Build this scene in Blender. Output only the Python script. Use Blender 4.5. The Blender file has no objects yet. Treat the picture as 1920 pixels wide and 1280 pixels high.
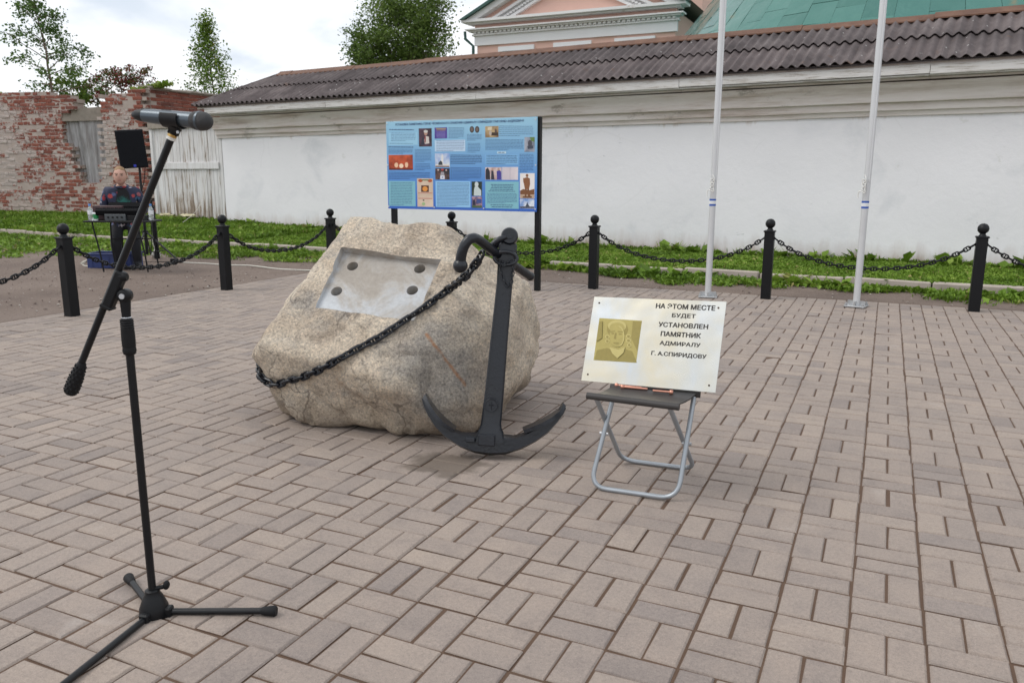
import bpy, bmesh, math, random
import numpy as np
from mathutils import Vector, Matrix, Quaternion, noise as mnoise
from mathutils.bvhtree import BVHTree
random.seed(7); RNG = np.random.default_rng(7)
SC = bpy.context.scene; COL = SC.collection
R = math.radians

# ------------------------------------------------------------------ camera
F_PX, PITCH, ROLL, CAM_H, YAW = 1498.48, 0.202260, 0.0027422, 1.28431, -0.4329
GX0, GY0, MOD = 0.00474, 2.13864, 0.203          # paver grid origin and module
_cy, _sy, _cp, _sp = math.cos(YAW), math.sin(YAW), math.cos(PITCH), math.sin(PITCH)
FW = Vector((_sy*_cp, _cy*_cp, -_sp)); _rt = Vector((_cy, -_sy, 0)); _up = _rt.cross(FW)
RT = math.cos(ROLL)*_rt + math.sin(ROLL)*_up
UP = -math.sin(ROLL)*_rt + math.cos(ROLL)*_up
CAM = Vector((0, 0, CAM_H)); FWH = Vector((_sy, _cy, 0)); RTH = Vector((_cy, -_sy, 0))
cam_d = bpy.data.cameras.new('camera'); cam_o = bpy.data.objects.new('camera', cam_d); COL.objects.link(cam_o)
cam_d.sensor_width = 36; cam_d.sensor_fit = 'HORIZONTAL'; cam_d.lens = F_PX/1920*36
cam_d.clip_start = 0.05; cam_d.clip_end = 2000
cam_d.dof.use_dof = True; cam_d.dof.focus_distance = 3.9; cam_d.dof.aperture_fstop = 6.5
cam_o.matrix_world = Matrix(((RT.x, UP.x, -FW.x, 0), (RT.y, UP.y, -FW.y, 0), (RT.z, UP.z, -FW.z, CAM_H), (0, 0, 0, 1)))
SC.camera = cam_o
SC.view_settings.view_transform = 'Standard'; SC.view_settings.look = 'None'
SC.view_settings.exposure = 0.36; SC.view_settings.gamma = 1; SC.view_settings.use_curve_mapping = False

# ------------------------------------------------------------------ sky and sun (bright overcast)
SUN_EL, SUN_AZ = R(52), R(238)                  # azimuth measured clockwise from +Y
W = bpy.data.worlds.new('World'); SC.world = W; W.use_nodes = True
nt = W.node_tree; nt.nodes.clear()
def wn(t, **k):
    n = nt.nodes.new(t)
    for a, b in k.items(): setattr(n, a, b)
    return n
out = wn('ShaderNodeOutputWorld')
sky = wn('ShaderNodeTexSky', sky_type='NISHITA', sun_disc=False, sun_elevation=SUN_EL, sun_rotation=SUN_AZ)
bg1 = wn('ShaderNodeBackground'); bg1.inputs[1].default_value = 0.10; nt.links.new(sky.outputs[0], bg1.inputs[0])
tc = wn('ShaderNodeTexCoord'); sep = wn('ShaderNodeSeparateXYZ'); nt.links.new(tc.outputs['Generated'], sep.inputs[0])
zc = wn('ShaderNodeMath', operation='MAXIMUM'); nt.links.new(sep.outputs[2], zc.inputs[0]); zc.inputs[1].default_value = 0.0
za = wn('ShaderNodeMath', operation='ADD'); nt.links.new(zc.outputs[0], za.inputs[0]); za.inputs[1].default_value = 0.30
dv = wn('ShaderNodeVectorMath', operation='DIVIDE'); nt.links.new(tc.outputs['Generated'], dv.inputs[0])
cmb = wn('ShaderNodeCombineXYZ')
for i in range(3): nt.links.new(za.outputs[0], cmb.inputs[i])
nt.links.new(cmb.outputs[0], dv.inputs[1])
nz = wn('ShaderNodeTexNoise'); nt.links.new(dv.outputs[0], nz.inputs['Vector'])
nz.inputs['Scale'].default_value = 2.1; nz.inputs['Detail'].default_value = 7; nz.inputs['Roughness'].default_value = 0.5; nz.inputs['Distortion'].default_value = 0.3
rp = wn('ShaderNodeValToRGB'); nt.links.new(nz.outputs[0], rp.inputs[0])
e = rp.color_ramp.elements; e[0].position = 0.36; e[0].color = (0.66, 0.71, 0.78, 1); e[1].position = 0.62; e[1].color = (0.92, 0.93, 0.95, 1)
m = rp.color_ramp.elements.new(0.49); m.color = (0.83, 0.86, 0.90, 1)
bg2 = wn('ShaderNodeBackground'); nt.links.new(rp.outputs[0], bg2.inputs[0]); bg2.inputs[1].default_value = 1.0
rc = wn('ShaderNodeValToRGB'); nt.links.new(nz.outputs[0], rc.inputs[0])
rc.color_ramp.elements[0].position = 0.30; rc.color_ramp.elements[0].color = (0.75,)*3+(1,); rc.color_ramp.elements[1].position = 0.45
mx = wn('ShaderNodeMixShader'); nt.links.new(rc.outputs[0], mx.inputs[0]); nt.links.new(bg1.outputs[0], mx.inputs[1]); nt.links.new(bg2.outputs[0], mx.inputs[2])
nt.links.new(mx.outputs[0], out.inputs[0])
sd = bpy.data.lights.new('sun', 'SUN'); sd.energy = 1.1; sd.angle = R(28); sd.color = (1, 0.96, 0.9)
so = bpy.data.objects.new('sun', sd); COL.objects.link(so)
_sdir = Vector((math.sin(SUN_AZ)*math.cos(SUN_EL), math.cos(SUN_AZ)*math.cos(SUN_EL), math.sin(SUN_EL)))
so.rotation_euler = _sdir.to_track_quat('Z', 'Y').to_euler(); so.location = (0, 0, 30)

# ------------------------------------------------------------------ helpers: places
def ray(px, py): return FW + RT*((px-960)/F_PX) + UP*((640-py)/F_PX)
def pt(px, py, d):                              # the point seen at (px,py) of the 1920x1280 photograph, d metres ahead
    v = ray(px, py); return CAM + v*(d/v.dot(FWH))
def gp(px, py, z=0.0):
    v = ray(px, py); return CAM + v*((z-CAM.z)/v.z)
def rd(r, d, z=0.0): v = RTH*r + FWH*d; return Vector((v.x, v.y, z))
def proj(P):
    v = P-CAM; z = v.dot(FW)
    return 960+F_PX*v.dot(RT)/z, 640-F_PX*v.dot(UP)/z, z
def sstep(a, b, x): 
    t = np.clip((x-a)/(b-a), 0, 1); return t*t*(3-2*t)

# ------------------------------------------------------------------ helpers: objects
ORG = {}
def link(name, me, mat=None, parent=None, loc=None):
    o = bpy.data.objects.new(name, me); COL.objects.link(o)
    if me is not None and mat is not None and len(me.materials) == 0:
        for mm in (mat if isinstance(mat, (list, tuple)) else [mat]): me.materials.append(mm)
    if parent is not None: o.parent = parent
    if loc is not None: o.location = loc
    base = ORG.get(parent.name, Vector()) if parent else Vector()
    ORG[o.name] = base + Vector(o.location)
    return o
def tag(o, label=None, cat=None, group=None, kind=None):
    for k, v in (('label', label), ('category', cat), ('group', group), ('kind', kind)):
        if v: o[k] = v
    return o
def thing(name, loc, label, cat, group=None):
    return tag(link(name, None, loc=Vector(loc)), label, cat, group)
KIDS = {}
def kids(o):
    return [c for c in bpy.data.objects if c.parent == o]
def copy_tree(o, loc, label=None, rz=None):
    r = o.copy(); COL.objects.link(r); r.location = loc; ORG[r.name] = Vector(loc)
    if label: r['label'] = label
    if rz is not None: r.rotation_euler = (0, 0, rz)
    for c in kids(o):
        d = c.copy(); COL.objects.link(d); d.parent = r
        for g in kids(c):
            h = g.copy(); COL.objects.link(h); h.parent = d
    return r

class MB:
    def __init__(s, M=None): s.v = []; s.f = []; s.mi = []; s.M = M; s.cur = 0
    def add(s, vs, fs):
        n = len(s.v)
        for p in vs:
            p = Vector(p); s.v.append(s.M @ p if s.M is not None else p)
        for q in fs: s.f.append(tuple(i+n for i in q)); s.mi.append(s.cur)
        return s
    def box(s, c, size, R3=None, bev=0.0):
        c = Vector(c); hx, hy, hz = [a/2 for a in size]; vs = []; fs = []
        if bev <= 0:
            vs = [Vector((x*hx, y*hy, z*hz)) for x in (-1, 1) for y in (-1, 1) for z in (-1, 1)]
            fs = [(0,1,3,2),(4,6,7,5),(0,4,5,1),(2,3,7,6),(0,2,6,4),(1,5,7,3)]
        else:
            idx = {}; b = min(bev, hx*.9, hy*.9, hz*.9)
            for x in (-1, 1):
                for y in (-1, 1):
                    for z in (-1, 1):
                        for a in range(3):
                            h = [hx-b, hy-b, hz-b]; h[a] += b
                            idx[(x, y, z, a)] = len(vs); vs.append(Vector((x*h[0], y*h[1], z*h[2])))
            S = (-1, 1)
            for a in range(3):
                u, w = [i for i in range(3) if i != a]
                for sg in S:
                    q = []
                    for su, sw in ((-1,-1),(1,-1),(1,1),(-1,1)):
                        k = [0]*3; k[a] = sg; k[u] = su; k[w] = sw; q.append(idx[(*k, a)])
                    fs.append(tuple(q))
                    for st in S:                 # edge chamfers between face a and face u
                        if a < u:
                            q = []
                            for sw2, ax in ((-1, a), (1, a), (1, u), (-1, u)):
                                k = [0]*3; k[a] = sg; k[u] = st; k[w] = sw2; q.append(idx[(*k, ax)])
                            fs.append(tuple(q))
                        if a < w:
                            q = []
                            for su2, ax in ((-1, a), (1, a), (1, w), (-1, w)):
                                k = [0]*3; k[a] = sg; k[w] = st; k[u] = su2; q.append(idx[(*k, ax)])
                            fs.append(tuple(q))
            for x in S:
                for y in S:
                    for z in S: fs.append(tuple(idx[(x, y, z, a)] for a in range(3)))
        if R3 is not None: vs = [R3 @ p for p in vs]
        return s.add([p+c for p in vs], fs)
    def tube(s, path, r, n=8, caps=True, closed=False, flat=None):
        path = [Vector(p) for p in path]; m = len(path)
        rs = r if isinstance(r, (list, tuple)) else [r]*m
        vs = []; fs = []; ref = None
        for i, p in enumerate(path):
            if closed: t = (path[(i+1) % m]-path[i-1])
            else: t = path[min(i+1, m-1)]-path[max(i-1, 0)]
            t.normalize()
            if ref is None:
                ref = Vector((0, 0, 1)) if abs(t.z) < .9 else Vector((1, 0, 0))
            a = ref - t*ref.dot(t)
            if a.length < 1e-5: a = t.orthogonal()
            a.normalize(); b = t.cross(a); ref = a
            for k in range(n):
                th = 2*math.pi*k/n; fl = flat if flat else 1
                vs.append(p + a*(math.cos(th)*rs[i]) + b*(math.sin(th)*rs[i]*fl))
        for i in range(m if closed else m-1):
            j = (i+1) % m
            for k in range(n): fs.append((i*n+k, i*n+(k+1) % n, j*n+(k+1) % n, j*n+k))
        if caps and not closed:
            fs.append(tuple(range(n-1, -1, -1))); fs.append(tuple((m-1)*n+k for k in range(n)))
        return s.add(vs, fs)
    def cyl(s, a, b, r0, r1=None, n=16): return s.tube([a, b], [r0, r0 if r1 is None else r1], n)
    def lathe(s, c, prof, n=16, R3=None):            # prof: (radius, z)
        c = Vector(c); vs = []; fs = []
        for (r, z) in prof:
            for k in range(n):
                t = 2*math.pi*k/n; p = Vector((r*math.cos(t), r*math.sin(t), z)); vs.append((R3 @ p if R3 is not None else p)+c)
        m = len(prof)
        for i in range(m-1):
            for k in range(n): fs.append((i*n+k, i*n+(k+1) % n, (i+1)*n+(k+1) % n, (i+1)*n+k))
        fs.append(tuple(range(n-1, -1, -1))); fs.append(tuple((m-1)*n+k for k in range(n)))
        return s.add(vs, fs)
    def ball(s, c, r, n=16, m=10, sc=(1, 1, 1), R3=None):
        c = Vector(c); vs = [Vector((0, 0, -r*sc[2]))]; fs = []
        for i in range(1, m):
            ph = -math.pi/2+math.pi*i/m
            for k in range(n):
                t = 2*math.pi*k/n; vs.append(Vector((r*math.cos(ph)*math.cos(t)*sc[0], r*math.cos(ph)*math.sin(t)*sc[1], r*math.sin(ph)*sc[2])))
        vs.append(Vector((0, 0, r*sc[2])))
        for k in range(n): fs.append((0, 1+(k+1) % n, 1+k))
        for i in range(m-2):
            for k in range(n): fs.append((1+i*n+k, 1+i*n+(k+1) % n, 1+(i+1)*n+(k+1) % n, 1+(i+1)*n+k))
        for k in range(n): fs.append((len(vs)-1, 1+(m-2)*n+k, 1+(m-2)*n+(k+1) % n))
        return s.add([(R3 @ p if R3 is not None else p)+c for p in vs], fs)
    def prism(s, poly, d0, d1, axes=None):          # poly (x,z); extruded along y between d0 and d1
        n = len(poly)
        vs = [Vector((x, d0, z)) for x, z in poly]+[Vector((x, d1, z)) for x, z in poly]
        if axes is not None: vs = [axes @ p for p in vs]
        fs = [tuple(range(n)), tuple(range(2*n-1, n-1, -1))]+[(i, i+n, (i+1) % n+n, (i+1) % n) for i in range(n)]
        return s.add(vs, fs)
    def quad(s, a, b, c, d): return s.add([a, b, c, d], [(0, 1, 2, 3)])
    def mesh(s, name, off=Vector(), smooth=None):
        me = bpy.data.meshes.new(name); me.from_pydata([tuple(p-off) for p in s.v], [], s.f)
        if any(s.mi): me.polygons.foreach_set('material_index', s.mi)
        bm = bmesh.new(); bm.from_mesh(me); bmesh.ops.recalc_face_normals(bm, faces=bm.faces); bm.to_mesh(me); bm.free()
        if smooth:
            me.polygons.foreach_set('use_smooth', [True]*len(me.polygons)); me.set_sharp_from_angle(angle=R(smooth))
        me.update(); return me
    def build(s, name, mat, parent=None, smooth=None, loc=None):
        off = ORG.get(parent.name, Vector()) if parent else Vector()
        if loc is not None: off = off+Vector(loc)
        return link(name, s.mesh(name, off, smooth), mat, parent, loc)
def npmesh(name, V, Fq, rnd=None, smooth=False):
    V = np.asarray(V, np.float32); Fq = np.asarray(Fq, np.int32); k = Fq.shape[1]
    me = bpy.data.meshes.new(name); me.vertices.add(len(V)); me.vertices.foreach_set('co', V.ravel())
    me.loops.add(Fq.size); me.loops.foreach_set('vertex_index', Fq.ravel())
    me.polygons.add(len(Fq)); me.polygons.foreach_set('loop_start', np.arange(0, Fq.size, k, dtype=np.int32))
    me.update(calc_edges=True)
    me.polygons.foreach_set('use_smooth', [bool(smooth)]*len(Fq))
    if rnd is not None:
        a = me.attributes.new('rnd', 'FLOAT', 'FACE'); a.data.foreach_set('value', np.asarray(rnd, np.float32))
    return me
def frame(x, y, z, o): return Matrix(((x.x, y.x, z.x, o.x), (x.y, y.y, z.y, o.y), (x.z, y.z, z.z, o.z), (0, 0, 0, 1)))

# ------------------------------------------------------------------ helpers: materials
class MT:
    def __init__(s, name, rough=.6, metal=0.0, spec=.5):
        s.m = bpy.data.materials.new(name); s.m.use_nodes = True; s.nt = s.m.node_tree
        s.b = s.nt.nodes['Principled BSDF']; s.b.inputs['Roughness'].default_value = rough; s.b.inputs['Metallic'].default_value = metal
        s.b.inputs['Specular IOR Level'].default_value = spec
        s._p = None; s._oi = None
    def n(s, t, **k):
        x = s.nt.nodes.new(t)
        for a, b in k.items(): setattr(x, a, b)
        return x
    def l(s, a, b): s.nt.links.new(a, b)
    def val(s, sock, v):
        if hasattr(v, 'links') or hasattr(v, 'is_output'): s.l(v, sock)
        else: sock.default_value = v
    @property
    def pos(s):
        if s._p is None: s._p = s.n('ShaderNodeNewGeometry').outputs['Position']
        return s._p
    @property
    def orand(s):
        if s._oi is None: s._oi = s.n('ShaderNodeObjectInfo').outputs['Random']
        return s._oi
    def objc(s): return s.n('ShaderNodeTexCoord').outputs['Object']
    def gen(s): return s.n('ShaderNodeTexCoord').outputs['Generated']
    def attr(s, name='rnd'): return s.n('ShaderNodeAttribute', attribute_name=name).outputs['Fac']
    def scale(s, vec, sc, loc=(0, 0, 0), rot=(0, 0, 0)):
        x = s.n('ShaderNodeMapping'); s.l(vec, x.inputs[0]); x.inputs['Scale'].default_value = sc; x.inputs['Location'].default_value = loc; x.inputs['Rotation'].default_value = rot
        return x.outputs[0]
    def noise(s, sc, det=4, rough=.55, vec=None, dist=0):
        x = s.n('ShaderNodeTexNoise'); s.l(vec if vec is not None else s.pos, x.inputs['Vector'])
        x.inputs['Scale'].default_value = sc; x.inputs['Detail'].default_value = det; x.inputs['Roughness'].default_value = rough; x.inputs['Distortion'].default_value = dist
        return x.outputs['Fac']
    def voro(s, sc, vec=None, feature='F1', out='Distance'):
        x = s.n('ShaderNodeTexVoronoi', feature=feature); s.l(vec if vec is not None else s.pos, x.inputs['Vector']); x.inputs['Scale'].default_value = sc
        return x.outputs[out]
    def ramp(s, fac, *st, interp='LINEAR'):
        x = s.n('ShaderNodeValToRGB'); s.val(x.inputs[0], fac); cr = x.color_ramp; cr.interpolation = interp
        while len(cr.elements) < len(st): cr.elements.new(.5)
        for el, (p, c) in zip(cr.elements, st):
            el.position = p; el.color = tuple(c)+(1,) if hasattr(c, '__len__') else (c, c, c, 1)
        return x.outputs[0]
    def mix(s, fac, a, b, mode='MIX'):
        x = s.n('ShaderNodeMix', data_type='RGBA', blend_type=mode); s.val(x.inputs[0], fac)
        for sk, v in ((x.inputs[6], a), (x.inputs[7], b)):
            if hasattr(v, '__len__') and not hasattr(v, 'is_output'): sk.default_value = tuple(v)[:3]+(1,)
            else: s.val(sk, v)
        return x.outputs[2]
    def math(s, op, a, b=0.0, c=None):
        x = s.n('ShaderNodeMath', operation=op); s.val(x.inputs[0], a); s.val(x.inputs[1], b)
        if c is not None: s.val(x.inputs[2], c)
        return x.outputs[0]
    def vm(s, op, a, b=None):
        x = s.n('ShaderNodeVectorMath', operation=op); s.val(x.inputs[0], a)
        if b is not None: s.val(x.inputs[1], b)
        return x.outputs['Value'] if op in ('DOT_PRODUCT', 'LENGTH', 'DISTANCE') else x.outputs[0]
    def sepz(s, vec, i=2): x = s.n('ShaderNodeSeparateXYZ'); s.l(vec, x.inputs[0]); return x.outputs[i]
    def bump(s, h, strength=.3, dist=.01, prev=None):
        x = s.n('ShaderNodeBump'); s.val(x.inputs['Height'], h); x.inputs['Strength'].default_value = strength; x.inputs['Distance'].default_value = dist
        if prev is not None: s.l(prev, x.inputs['Normal'])
        s.l(x.outputs[0], s.b.inputs['Normal']); return x.outputs[0]
    def col(s, c): s.val(s.b.inputs['Base Color'], c if hasattr(c, 'is_output') else tuple(c)[:3]+(1,)); return s
    def ro(s, r): s.val(s.b.inputs['Roughness'], r); return s
def simple(name, c, rough=.5, metal=0.0, var=.15, vs=12, bump=0.0, bs=120, spec=.5, rvar=.1):
    t = MT(name, rough, metal, spec); nz = t.noise(vs, 5)
    t.col(t.mix(nz, [x*(1-var) for x in c], [min(1, x*(1+var)) for x in c]))
    if rvar: t.ro(t.math('MULTIPLY_ADD', nz, rvar*2, rough-rvar))
    if bump: t.bump(t.noise(bs, 3), bump, .002)
    return t.m
FONT_CACHE = {}
def text_mesh(body, width=None, height=None, bold=0.0, depth=.0004):
    cu = bpy.data.curves.new('text', 'FONT'); cu.body = body; cu.align_x = 'CENTER'; cu.align_y = 'CENTER'; cu.size = 1; cu.resolution_u = 3
    ob = bpy.data.objects.new('text_tmp', cu); COL.objects.link(ob)
    dg = bpy.context.evaluated_depsgraph_get(); me = bpy.data.meshes.new_from_object(ob.evaluated_get(dg))
    bpy.data.objects.remove(ob); bpy.data.curves.remove(cu)
    n = len(me.vertices); co = np.empty(n*3, np.float32); me.vertices.foreach_get('co', co); co = co.reshape(-1, 3)
    mn, mxx = co.min(0), co.max(0); c = (mn+mxx)/2; co -= c
    sx = width/(mxx[0]-mn[0]) if width else None; sy = height/(mxx[1]-mn[1]) if height else None
    sx = sx or sy; sy = sy or sx
    co[:, 0] *= sx; co[:, 1] *= sy; co[:, 2] = 0
    fs = [tuple(p.vertices) for p in me.polygons]; bpy.data.meshes.remove(me); sh_ = bold*sy; V = []; Fa = []
    for k, (dx, dy) in enumerate(((0, 0), (sh_, 0), (-sh_, 0), (0, sh_*.6), (0, -sh_*.6)) if bold else ((0, 0),)):
        Fa += [tuple(i+len(V) for i in f) for f in fs]; V += [(x+dx, y+dy, -.00004*k) for x, y, _ in co]
    me = bpy.data.meshes.new('text'); me.from_pydata(V, [], Fa); me.update(); return me
# ================================================================== MATERIALS
t = MT('paver_concrete', .88); r_ = t.math('FRACT', t.math('ADD', t.orand, t.attr()))
base = t.ramp(r_, (0, (.240, .203, .183)), (.12, (.290, .242, .211)), (.4, (.312, .258, .222)), (.6, (.288, .242, .213)), (.84, (.332, .275, .234)), (1, (.252, .214, .194)))
cloud = t.noise(1.1, 6, .6); base = t.mix(.55, base, t.ramp(cloud, (.3, (.78, .78, .80)), (.7, (1.10, 1.07, 1.04))), 'MULTIPLY')
bl = t.noise(9, 5, .65); base = t.mix(.5, base, t.ramp(bl, (.25, (.68, .68, .72)), (.5, (1, 1, 1)), (.8, (1.16, 1.12, 1.08))), 'MULTIPLY')
gr = t.noise(330, 3, .7); base = t.mix(.6, base, t.ramp(gr, (.28, (.55, .55, .55)), (.5, (1, 1, 1)), (.75, (1.35, 1.32, 1.28))), 'MULTIPLY'); g2 = t.noise(85, 5, .8); base = t.mix(.55, base, t.ramp(g2, (.30, (.62, .60, .60)), (.5, (1, 1, 1)), (.72, (1.30, 1.27, 1.24))), 'MULTIPLY')
sp = t.voro(95); base = t.mix(t.ramp(sp, (.06, .5), (.13, 0)), base, (.52, .48, .43))
ef = t.ramp(t.noise(2.3, 4, .6, dist=.6), (.63, 0), (.8, .35)); base = t.mix(ef, base, (.50, .46, .43))
patch_d = t.vm('LENGTH', t.vm('MULTIPLY', t.vm('SUBTRACT', t.pos, tuple(gp(835, 868))), (1, 1.25, 1)))
patch_m = t.ramp(t.math('ADD', patch_d, t.math('MULTIPLY', t.math('SUBTRACT', t.noise(7, 4), .5), .45)), (.13, .75), (.21, 0))
base = t.mix(patch_m, base, (.115, .09, .07)); t.col(base); t.bump(gr, .35, .003); M_PAVER = t.m  # darker brown patch on the pavers in front of the boulder
t = MT('joint_sand_and_shade', .95); t.col(t.mix(t.noise(6, 5), (.070, .042, .028), (.135, .080, .050))); t.bump(t.noise(300, 2), .6, .004); M_JOINT = t.m  # joint sand; also colours paver sides as painted shade
t = MT('dirt', .95); nz = t.noise(.9, 6, .6); c = t.ramp(nz, (.25, (.125, .092, .076)), (.5, (.175, .132, .108)), (.75, (.22, .172, .145)))
fine = t.noise(60, 5, .7); c = t.mix(.7, c, t.ramp(fine, (.25, (.6, .6, .6)), (.75, (1.35, 1.33, 1.3))), 'MULTIPLY')
pv = t.voro(38); c = t.mix(t.ramp(pv, (.07, .7), (.12, 0)), c, (.36, .33, .30)); t.col(c); t.bump(fine, .7, .02); M_DIRT = t.m
t = MT('lawn_soil', .95); t.col(t.mix(t.noise(1.7, 5), (.045, .075, .014), (.085, .10, .025))); t.bump(t.noise(25, 4), .8, .03); M_SOIL = t.m
def leafy(name, stops, spec=.25, trans=.25):
    t = MT(name, .6, 0, spec); a = t.attr(); c = t.ramp(a, *stops)
    c = t.mix(.5, c, t.ramp(t.noise(.7, 3), (.3, (.75, .8, .7)), (.7, (1.2, 1.15, 1.1))), 'MULTIPLY'); t.col(c)
    if trans:
        tr = t.n('ShaderNodeBsdfTranslucent'); t.l(c, tr.inputs[0]); mxs = t.n('ShaderNodeMixShader'); mxs.inputs[0].default_value = trans
        o = t.nt.nodes['Material Output']; t.l(t.b.outputs[0], mxs.inputs[1]); t.l(tr.outputs[0], mxs.inputs[2]); t.l(mxs.outputs[0], o.inputs[0])
    return t.m
M_GRASS = leafy('grass_leaf', [(0, (.07, .125, .014)), (.35, (.135, .235, .024)), (.7, (.215, .335, .045)), (.93, (.30, .39, .09)), (1, (.38, .31, .14))])
M_TREE = leafy('broad_leaf', [(0, (.055, .095, .022)), (.5, (.11, .175, .036)), (1, (.18, .255, .06))])
M_BIRCH = leafy('birch_leaf', [(0, (.05, .105, .026)), (.5, (.09, .165, .04)), (1, (.15, .24, .065))])
M_BIRCHY = leafy('birch_leaf_yellowing', [(0, (.075, .14, .02)), (.6, (.135, .225, .035)), (.93, (.21, .28, .05)), (.97, (.5, .30, .03)), (1, (.62, .33, .03))])
M_RED = leafy('rowan_leaf', [(0, (.045, .08, .02)), (.45, (.09, .12, .035)), (.62, (.20, .05, .05)), (.85, (.27, .035, .06)), (1, (.36, .10, .05))])
M_BARK = simple('bark', (.16, .12, .09), .9, var=.4, vs=30, bump=.6, bs=60)
# whitewashed plaster
t = MT('white_plaster', .85); P = t.pos; z = t.sepz(P)
c = t.mix(t.noise(1.3, 6, .6), (.79, .78, .81), (.86, .85, .872))
pa = t.ramp(t.noise(.85, 7, .62, dist=.7), (.54, 0), (.72, .7)); c = t.mix(pa, c, (.64, .65, .685))
pb = t.ramp(t.noise(3.1, 6, .7), (.66, 0), (.70, .5)); c = t.mix(pb, c, (.66, .655, .64))
sm = t.ramp(t.noise(1.9, 6, .75, t.scale(P, (1, 1, 1.6), (7, 3, 1))), (.665, 0), (.70, .45)); c = t.mix(sm, c, (.36, .37, .38))
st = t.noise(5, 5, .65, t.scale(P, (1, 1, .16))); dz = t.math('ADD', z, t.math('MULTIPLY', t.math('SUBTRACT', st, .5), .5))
low = t.ramp(t.math('SUBTRACT', dz, t.math('MULTIPLY', t.sepz(P, 0), -.008)), (.05, .95), (.17, .4), (.36, 0)); c = t.mix(low, c, (.46, .375, .335))
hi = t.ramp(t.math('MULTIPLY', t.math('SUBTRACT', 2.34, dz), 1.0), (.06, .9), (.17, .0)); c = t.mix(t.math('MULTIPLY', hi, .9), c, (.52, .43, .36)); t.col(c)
ck = t.voro(.55, t.vm('ADD', t.scale(P, (1, 1, 1.3)), t.scale(t.n('ShaderNodeTexNoise').outputs[1], (.5, .5, .5))), 'DISTANCE_TO_EDGE'); c = t.mix(t.math('MULTIPLY', t.ramp(ck, (.002, .10), (.006, 0)), t.ramp(t.noise(.7, 4), (.5, 0), (.58, 1))), c, (.42, .41, .40)); t.col(c); t.bump(t.noise(7, 6, .7), .22, .03); M_PLASTER = t.m
t = MT('cornice_plaster', .88); P = t.pos; z = t.sepz(P)
lay = t.noise(1.2, 7, .72, t.scale(P, (.6, .6, 9)))
c = t.ramp(lay, (.30, (.27, .19, .145)), (.42, (.47, .37, .315)), (.51, (.66, .58, .545)), (.70, (.77, .715, .70)))
gp_ = t.ramp(t.noise(1.1, 8, .75, t.scale(P, (1, 1, 2.2), (3, 1, 0))), (.585, 0), (.64, .9)); c = t.mix(gp_, c, (.17, .12, .085))
c = t.mix(t.ramp(t.noise(.35, 4), (.4, .1), (.65, .8)), c, (.70, .665, .635)); t.col(c); t.bump(t.noise(18, 6, .7), .4, .02); M_CORN = t.m
t = MT('weathered_white_board', .8); P = t.pos
g = t.noise(2.2, 8, .75, t.scale(P, (1.2, 1.2, 22))); c = t.ramp(g, (.30, (.16, .125, .10)), (.40, (.42, .38, .34)), (.48, (.66, .64, .62)), (.7, (.74, .73, .72)))
c = t.mix(t.ramp(t.noise(.8, 6, .7), (.55, 0), (.7, .5)), c, (.44, .39, .33)); t.col(c); t.bump(g, .5, .008); M_FASCIA = t.m
t = MT('old_slate_sheet', .85); P = t.pos; r_ = t.orand
c = t.ramp(t.noise(1.6, 7, .68), (.28, (.055, .045, .045)), (.5, (.10, .082, .082)), (.72, (.175, .150, .146)))
c = t.mix(.6, c, t.ramp(r_, (0, (.78, .76, .76)), (1, (1.25, 1.18, 1.16))), 'MULTIPLY')
c = t.mix(t.ramp(t.noise(9, 7, .75), (.60, 0), (.72, .55)), c, (.30, .28, .275)); c = t.mix(t.ramp(t.noise(3.4, 7, .7, t.scale(P, (1, 1, 1), (9, 9, 9))), (.62, 0), (.70, .6)), c, (.13, .072, .045))
wh = t.voro(5.5); c = t.mix(t.ramp(wh, (.055, .8), (.09, 0)), c, (.55, .54, .52)); t.col(c); t.bump(t.noise(70, 4, .7), .5, .006); M_SLATE = t.m
t = MT('rusty_ridge_iron', .7, .2); c = t.ramp(t.noise(3.5, 7, .7), (.28, (.10, .047, .03)), (.5, (.145, .072, .045)), (.75, (.20, .105, .065))); t.col(c); t.bump(t.noise(40, 4), .3, .005); M_RUST = t.m
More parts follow.
